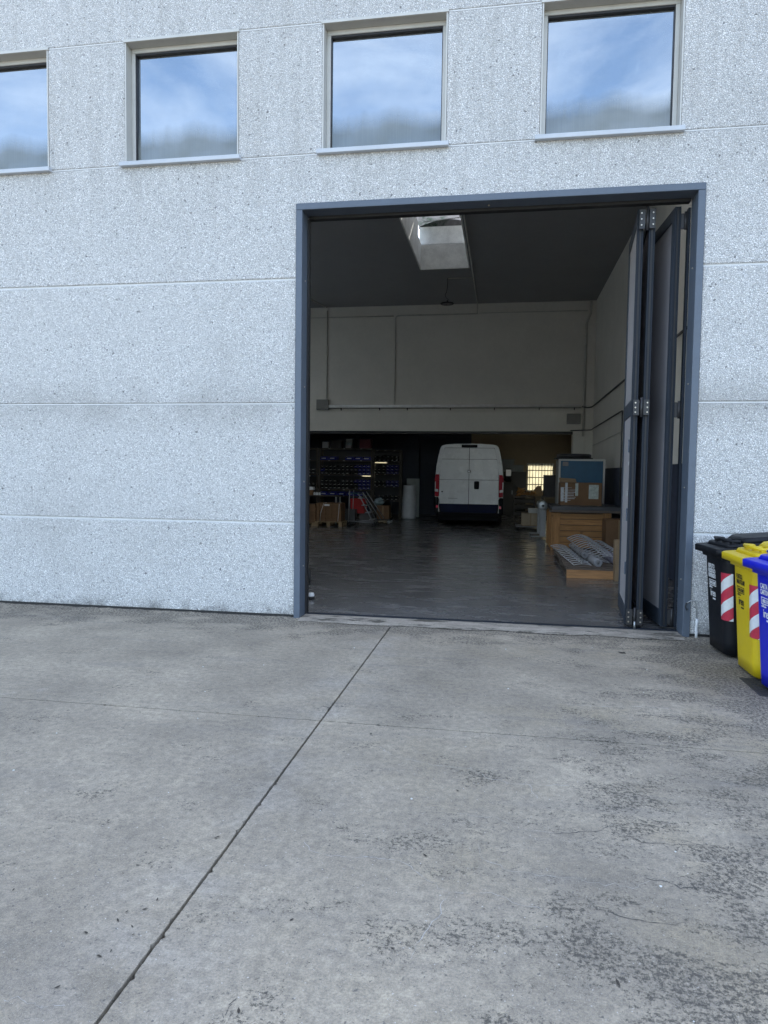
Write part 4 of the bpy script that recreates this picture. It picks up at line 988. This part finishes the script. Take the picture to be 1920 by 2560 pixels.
# pallet with wire racks
pallet('pallet', (1.60, 3.72, .012), 1.24, 2.8, 'long low wooden pallet carrying rolled wire racks by the folding door', 11, mat=GREYWOOD)
o = [q for q in bpy.data.objects if q.name.startswith('pallet') and q.parent is None][-1]
MB().box(-.625, .60, -.032, -.001, .0, .125, .003).build('front_board', mat_wood('fresh_pine_board', (.44, .23, .10), 0), o)
WIRE = simple('zinc_wire', (.46, .47, .49), .4, .3, var=.2)
def wire_rack(name, loc, rz, w, l, rise, nw, label, rx=0):
    e = tag(empty(name, loc, (R(rx), 0, R(rz))), label, 'wire rack'); cm = MB()
    def P(u, y): a = (u-.5)*2.4; return (w*(u-.5), y, rise*math.cos(a)-rise*math.cos(1.2))
    for i in range(nw):
        y = l*i/(nw-1); cm.tube([P(k/8, y) for k in range(9)], .0075, 5)
    cm.build('cross_wires', WIRE, e)
    for u in (.02, .5, .98): MB().tube([P(u, 0), P(u, l)], .007, 6).build('rail_wire', WIRE, e)
    return e
wire_rack('wire_rack', (1.25, 4.12, .16), 8, .28, 1.75, .035, 13, 'flat wire rack nearest the pallet edge', 4)
wire_rack('wire_rack', (1.66, 4.35, .22), 9, .44, 1.75, .12, 14, 'arched wire rack lying highest on the pallet', 6)
wire_rack('wire_rack', (1.95, 4.40, .17), 9, .36, 1.6, .13, 13, 'arched wire rack lying against the right end of the pallet', 5)
wire_rack('wire_rack', (1.50, 4.45, .17), 4, .44, 1.7, .04, 8, 'wire rack lying under the arched ones on the pallet')
def rolled(name, p0, p1, r, mat, label, cat, seed):
    rnd = random.Random(seed); p0, p1 = Vector(p0), Vector(p1); d = (p1-p0); a = d.normalized(); u = a.cross(Vector((0, 0, 1))).normalized(); w = u.cross(a); n = 22; rg = []
    for i in range(10):
        t = i/9; c = p0+d*t; rg.append([c+(u*math.cos(2*math.pi*k/n)+w*math.sin(2*math.pi*k/n))*r*(1+.09*math.sin(3*k*.2856+i*1.3)+rnd.uniform(-.04, .04)) for k in range(n)])
    m = MB(); m.loft(rg, cap=False)
    inner = [[p0+(q-p0)*.55 for q in rg[0]], [p0+(q-p0)*.55+a*.08 for q in rg[0]]]
    m.loft([rg[0], inner[0], inner[1]], cap=False); o = m.build(name, mat)
    sp = [p0-a*.004+(u*math.cos(t*.55)+w*math.sin(t*.55))*r*(.15+.72*t/30) for t in range(31)]
    MB().tube(sp, .005, 5).build('spiral_edge', mat, o)
    return tag(o, label, cat)
FAB = simple('pale_grey_fleece', (.33, .335, .36), .8, var=.3, scale=18, bump=.5, bscale=40)
rolled('fleece_roll', (1.48, 4.02, .215), (1.36, 5.35, .225), .062, FAB, 'pale grey fleece roll ending at the pallet front', 'roll', 1)
rolled('foil_tube', (1.325, 4.45, .285), (1.25, 5.9, .29), .05, simple('dull_plastic_film', (.24, .24, .26), .3, var=.35, scale=15, bump=.5, bscale=40), 'thin wrapped tube lying on the flat wire rack', 'tube', 2)
rolled('fleece_bundle', (1.80, 4.4, .23), (1.74, 5.0, .235), .075, simple('lilac_grey_cloth', (.26, .25, .31), .8, var=.4, scale=14, bump=.6, bscale=30), 'crumpled lilac grey bundle under the arched wire rack', 'bundle', 3)
carton(1.645, 2.05, 3.5, 3.69, .012, .258, 'brown carton lowest in the stack beside the folding door', mat=CARD2)
carton(1.64, 2.04, 3.5, 3.69, .264, .615, 'brown carton on top of the stack beside the folding door', mat=CARD2)
carton(1.95, 2.45, 6.75, 7.25, .16, .72, 'dark brown carton on the pallet behind the folding door', mat=CARD)
# roller machine: ribbed drum on a grey pedestal with flat feet
RM = tag(empty('roller_stand', (.98, 10.35, .012)), 'grey pedestal stand carrying a horizontal shiny drum left of the crate', 'stand')
GREYP = simple('machine_grey', (.30, .31, .32), .45)
MB().box(-.07, .07, 0, .12, .06, .76, .008).build('pedestal', GREYP, RM); MB().box(-.10, -.005, .65, .78, .06, .70, .008).build('rear_pedestal', GREYP, RM)
MB().box(-.28, .10, .02, .10, .035, .06, .004).build('foot', GREYP, RM); MB().box(-.28, .08, 1.0, 1.08, .035, .06, .004).build('foot', GREYP, RM)
for x, y in ((-.26, .06), (-.26, 1.04)): MB().cyl((x, y, 0), (x, y, .035), .015, n=8).build('levelling_foot', BLACKM, RM)
dr = MB().lathe([(.03, -.005), (.105, -.005), (.118, .01), (.118, .9), (.10, .92), (.03, .92)], (-.01, -.02, .80), 'y', 30).build('drum', GALV, RM)
for k in range(3): MB().lathe([(.04+k*.025, -.010), (.052+k*.025, -.010), (.052+k*.025, -.0055)], (-.01, -.02, .80), 'y', 26).build('end_ring', GALV, dr)
MB().lathe([(0, -.02), (.03, -.02), (.034, -.006)], (-.01, -.02, .80), 'y', 16).build('axle', BLACKM, dr)
# flat dolly with the tan carton, farther back
DL = tag(empty('flat_dolly', (.75, 13.0, .012)), 'low flat dolly under the tan carton beside the van', 'dolly')
MB().box(-.37, .40, 0, .9, .075, .105, .004).build('deck', simple('grey_dolly_deck', (.22, .22, .23), .6), DL)
for x in (-.3, .33):
    for y in (.06, .8): MB().lathe([(.01, -.015), (.032, -.015), (.036, 0), (.032, .015), (.01, .015)], (x, y, .037), 'y', 14).build('caster', RUBBER, DL)
carton(.54, 1.05, 13.1, 13.6, .135, .47, 'tan carton on the low dolly beside the van', mat=mat_card('light_tan_cardboard', (.42, .34, .24)))
carton(.56, 1.08, 13.08, 13.62, .1185, .134, 'folded flat cardboard under the tan carton on the dolly', mat=CARD2, tape=False)
tag(MB().box(-.13, .2, 0, .3, 0, .13, .006).build('metal_box', simple('pale_metal_box', (.40, .40, .38), .35), None, (.86, 13.2, .475)), 'pale metal box on top of the tan carton by the van', 'box')
# rear bench with wood scraps under the bright window
RB = tag(empty('rear_bench', (.72, 16.4, .012)), 'dark cluttered bench under the barred bright window', 'workbench')
MB().box(-.36, .34, 0, .7, .80, .84).build('bench_top', GREYWOOD, RB)
for z in (.2, .42, .62): MB().box(-.33, .31, .02, .68, z, z+.13, .004).build('drawer', simple('dark_bench', (.05, .04, .03), .6), RB)
for x in (-.34, .32): MB().box(x-.02, x+.02, .0, .7, 0, .799).build('leg', RACKM, RB)
OR = mat_wood('orange_scrap_wood', (.42, .22, .08), 0)
rnd = random.Random(11)
for i in range(16):
    o = MB().box(-.13, .13, -.03, .03, -.015, .015, .003).build('wood_scrap', OR, None, (.60+rnd.uniform(-.1, .42), 16.55+rnd.uniform(0, .35), .875+i*.011+rnd.uniform(0, .05)), (rnd.uniform(-.6, .6), rnd.uniform(-.7, .7), rnd.uniform(0, 3)))
    tag(o, 'short orange wood offcut in the pile on the rear bench', 'wood offcut', 'wood offcuts on the rear bench')
tag(MB().prism([(-.22, 0), (.24, 0), (.16, .36), (.02, .34)], 0, .03).build('plywood_piece', CARD2, None, (1.10, 16.9, .855), (R(-12), 0, 0)), 'pointed tan plywood piece leaning in front of the bright window', 'board')
plain_box('speaker_box', 1.10, 1.42, 12.4, 12.8, .99, 1.54, simple('black_box_skin', (.02, .015, .015), .6), 'black upright box in front of the bright barred window', 'box')
RK2 = tag(empty('box_stand', (1.26, 12.4, .012)), 'dark stand carrying the black upright box', 'stand')
MB().box(-.2, .22, 0, .45, .94, .976).build('top', RACKM, RK2)
for x in (-.18, .2):
    for y in (.02, .42): MB().box(x-.02, x+.02, y-.02, y+.02, 0, .939).build('leg', RACKM, RK2)
MB().box(-.18, .2, .1, .4, .3, .33).build('shelf', RACKM, RK2)
# sheets stacked behind the van and dark cupboard below
CU = tag(empty('steel_cupboard', (.55, 20.1, .012)), 'dark steel cupboard in the rear corner right of the van', 'cupboard')
MB().box(-.62, .31, 0, .5, 0, 1.66).build('carcass', simple('dark_cupboard', (.05, .045, .04), .5), CU)
for x0, x1 in ((-.61, -.16), (-.15, .30)):
    d = MB().box(x0, x1, -.02, -.001, .05, 1.63, .003).build('cupboard_door', simple('dark_cupboard', (.05, .045, .04), .5), CU); MB().box(x1-.05, x1-.03, -.04, -.0205, .8, .95).build('handle', GALV, d)
for i in range(11):
    w_ = .32 if i > 5 else .66
    tag(MB().box(-.55, w_-.03-rnd.uniform(0, .06), 0, .4, 0, .036, .003).build('duct_sheet', simple('grey_duct_sheet', (.20, .22, .23), .45), None, (.15, 20.12, 1.68+i*.043)), f'flat grey metal section, {ORD[i]} from bottom in the pile on the rear cupboard', 'metal section', 'metal sections on the rear cupboard')

# ================================================================== FIXTURES ON WALLS AND CEILING
CDT = simple('grey_conduit', (.50, .49, .455), .6)
DKP = simple('dark_grey_pipe', (.10, .10, .10), .6)
def pipe(pts, r, label, mat=None, name='conduit', cat='pipe', n=8):
    return tag(MB().tube(pts, r, n).build(name, mat or CDT), label, cat)
yb = YB-.02
pipe([(SKX1+.08, .4, CZ-.02), (SKX1+.08, YB-.05, CZ-.02), (SKX1+.08, yb-.015, CZ-.06), (SKX1+.08, yb-.012, 6.32)], .016, 'grey conduit running along the ceiling beside the skylight')
pipe([(SKX1+.04, 11.28, CZ-.018), (-1.53, 11.3, CZ-.018)], .012, 'short conduit crossing the ceiling to the round lamp')
pipe([(-3.30, yb, 3.62), (-3.30, yb, 6.23), (-3.26, yb, 6.285), (-3.15, yb, 6.30), (SKX1+.1, yb, 6.30)], .018, 'conduit bending down the cross wall to the cable tray')
pipe([(XLW+.1, yb, 6.29), (-3.36, yb, 6.29)], .013, 'thin level conduit on the left of the cross wall')
pipe([(SKX1+.14, yb, 6.315), (2.30, yb, 6.315)], .013, 'thin level conduit on the right of the cross wall')
pipe([(-5.42, yb, 3.80), (-5.42, yb, 6.5)], .018, 'upright conduit above the left electrical box')
pipe([(-6.4, 9.5, CZ-.02), (-5.42, YB-.04, CZ-.02)], .014, 'slanting conduit on the ceiling near the left door jamb')
pipe([(2.27, yb-.04, 2.7), (2.27, yb-.04, 5.9), (2.33, yb-.10, 6.1), (2.38, yb-.11, 6.22), (2.38, yb-.11, 6.55)], .035, 'thick downpipe with a bend in the right corner', n=12)
pipe([(2.19, yb-.03, 3.57), (2.35, yb-.12, 3.52), (2.46, yb-.16, 3.53), (XRW-.03, yb-.4, 3.56), (XRW-.03, .8, 3.68)], .020, 'upper dark pipe sloping along the right wall', DKP, 'wall_pipe')
pipe([(1.9, yb-.06, 2.86), (2.48, yb-.12, 2.88), (XRW-.03, yb-.3, 2.91), (XRW-.03, 8.85, 2.97), (XRW-.03, 8.78, 2.93), (XRW-.035, 8.77, 1.05)], .016, 'lower dark pipe turning down the right wall', DKP, 'wall_pipe')
pipe([(XRW-.03, yb-.3, 2.42), (XRW-.03, 8.9, 2.52)], .012, 'faint thin cable along the right wall', CDT, 'wall_cable', 'cable')
CT = tag(empty('cable_tray', (0, yb-.06, 3.55)), 'long metal cable tray across the cross wall above the beam', 'cable tray')
MB().tube([(-5.33, .0, .03), (2.20, .0, .03)], .045, 12).build('channel', simple('pale_tray_zinc', (.92, .92, .90), .4, .0), CT); MB().box(-5.33, 2.20, .03, .055, -.03, -.017).build('channel_shadow', BLACKM, CT)  # black strip below the channel is drawn as its shadow
for x in (-4.95, -3.75, -2.9, -1.6, -.3, 1.0, 2.0): MB().box(x-.012, x+.012, .0, .055, -.09, -.001).build('bracket', BLACKM, CT)
def ebox(x0, x1, z0, z1, label):
    o = tag(MB().box(x0, x1, yb-.10, yb+.018, z0, z1, .006).build('electrical_box', simple('grey_box_plastic', (.22, .22, .21), .55)), label, 'electrical box')
    MB().box(x0+.012, x1-.012, yb-.108, yb-.1005, z0+.012, z1-.012, .003).build('cover', simple('grey_box_plastic', (.22, .22, .21), .55), o)
    for x in (x0+.03, x1-.03): MB().cyl((x, yb-.1085, z0+.03), (x, yb-.112, z0+.03), .008, n=8).build('screw', GALV, o)
ebox(-5.72, -5.34, 3.48, 3.79, 'square grey electrical box at the left end of the cable tray'); ebox(1.79, 2.18, 3.05, 3.35, 'square grey electrical box hung under the right end of the cable tray')
LP = tag(empty('ceiling_lamp', (-1.50, 11.0, 5.86)), 'flat round black ceiling lamp hanging unlit from a cable', 'lamp')
MB().lathe([(0, .045), (.07, .045), (.09, .03), (.165, .025), (.172, .012), (.165, 0), (.13, 0)], (0, 0, 0)).build('housing', BLACKM, LP); MB().lathe([(0, .004), (.13, .003)], (0, 0, 0)).build('lens', simple('lamp_lens_grey', (.10, .10, .11), .3), LP)
MB().tube([(0, 0, .045), (.03, 0, .11), (-.03, .02, .17), (-.06, .03, .24), (-.02, .05, .32), (-.01, .15, .5), (-.02, .28, .73)], .007, 6).build('cable', BLACKM, LP)
MB().tube([(0, 0, .045), (0, 0, .10)], .012, 8).build('hook', BLACKM, LP)

# ================================================================== SMALL THINGS ON THE YARD
def pt(x, y): return (x, y)
peb = simple('white_pebble', (.62, .62, .60), .7); lf = simple('dry_leaf_brown', (.045, .038, .03), .8)
rnd = random.Random(21)
def pebble(x, y, r):
    bm = bmesh.new(); bmesh.ops.create_icosphere(bm, subdivisions=1, radius=r)
    for v in bm.verts: v.co *= rnd.uniform(.75, 1.2); v.co.z = v.co.z*.6+r*.5
    me = bpy.data.meshes.new('pebble'); bm.to_mesh(me); bm.free(); me.materials.append(peb)
    tag(link('pebble', me, None, (x, y, .0)), 'tiny white pebble lying loose on the concrete yard', 'pebble', 'loose pebbles on the yard')
for i in range(30): pebble(rnd.uniform(-2.6, 1.9), rnd.uniform(-5.2, -.3), rnd.choice((.003, .004, .005, .006)))
def dry_leaf(x, y, s):
    m = MB(); a = rnd.uniform(0, 6.28); P = [(-1, 0), (-.4, .32), (.3, .36), (1, .05), (.4, -.3), (-.4, -.28)]
    vs = [(px*s*math.cos(a)-py*s*math.sin(a), px*s*math.sin(a)+py*s*math.cos(a), .002+rnd.uniform(0, .35)*s) for px, py in P]
    m.add(vs, [(0, 1, 5), (1, 2, 4, 5), (2, 3, 4)])
    tag(m.build('dry_leaf', lf, None, (x, y, 0)), 'small dark shrivelled leaf lying on the concrete yard', 'leaf', 'dry leaves on the yard')
for x, y, s in ((-1.159, -4.412, .016), (-1.197, -4.862, .010), (-1.213, -4.92, .012), (-1.268, -4.945, .007), (-1.273, -4.995, .010), (-1.208, -5.016, .008), (-1.342, -5.076, .011), (-1.184, -5.055, .006),
                (-1.235, -5.171, .012), (-1.212, -5.141, .007), (-1.281, -5.317, .010), (-1.743, -4.903, .008), (-.687, -4.881, .009), (-.714, -5.309, .013), (-.278, -4.385, .014), (.38, -4.991, .016), (-.323, -4.962, .008), (-.741, -3.117, .016), (-.186, -3.771, .012), (1.062, -.786, .045)):
    dry_leaf(x, y, s)
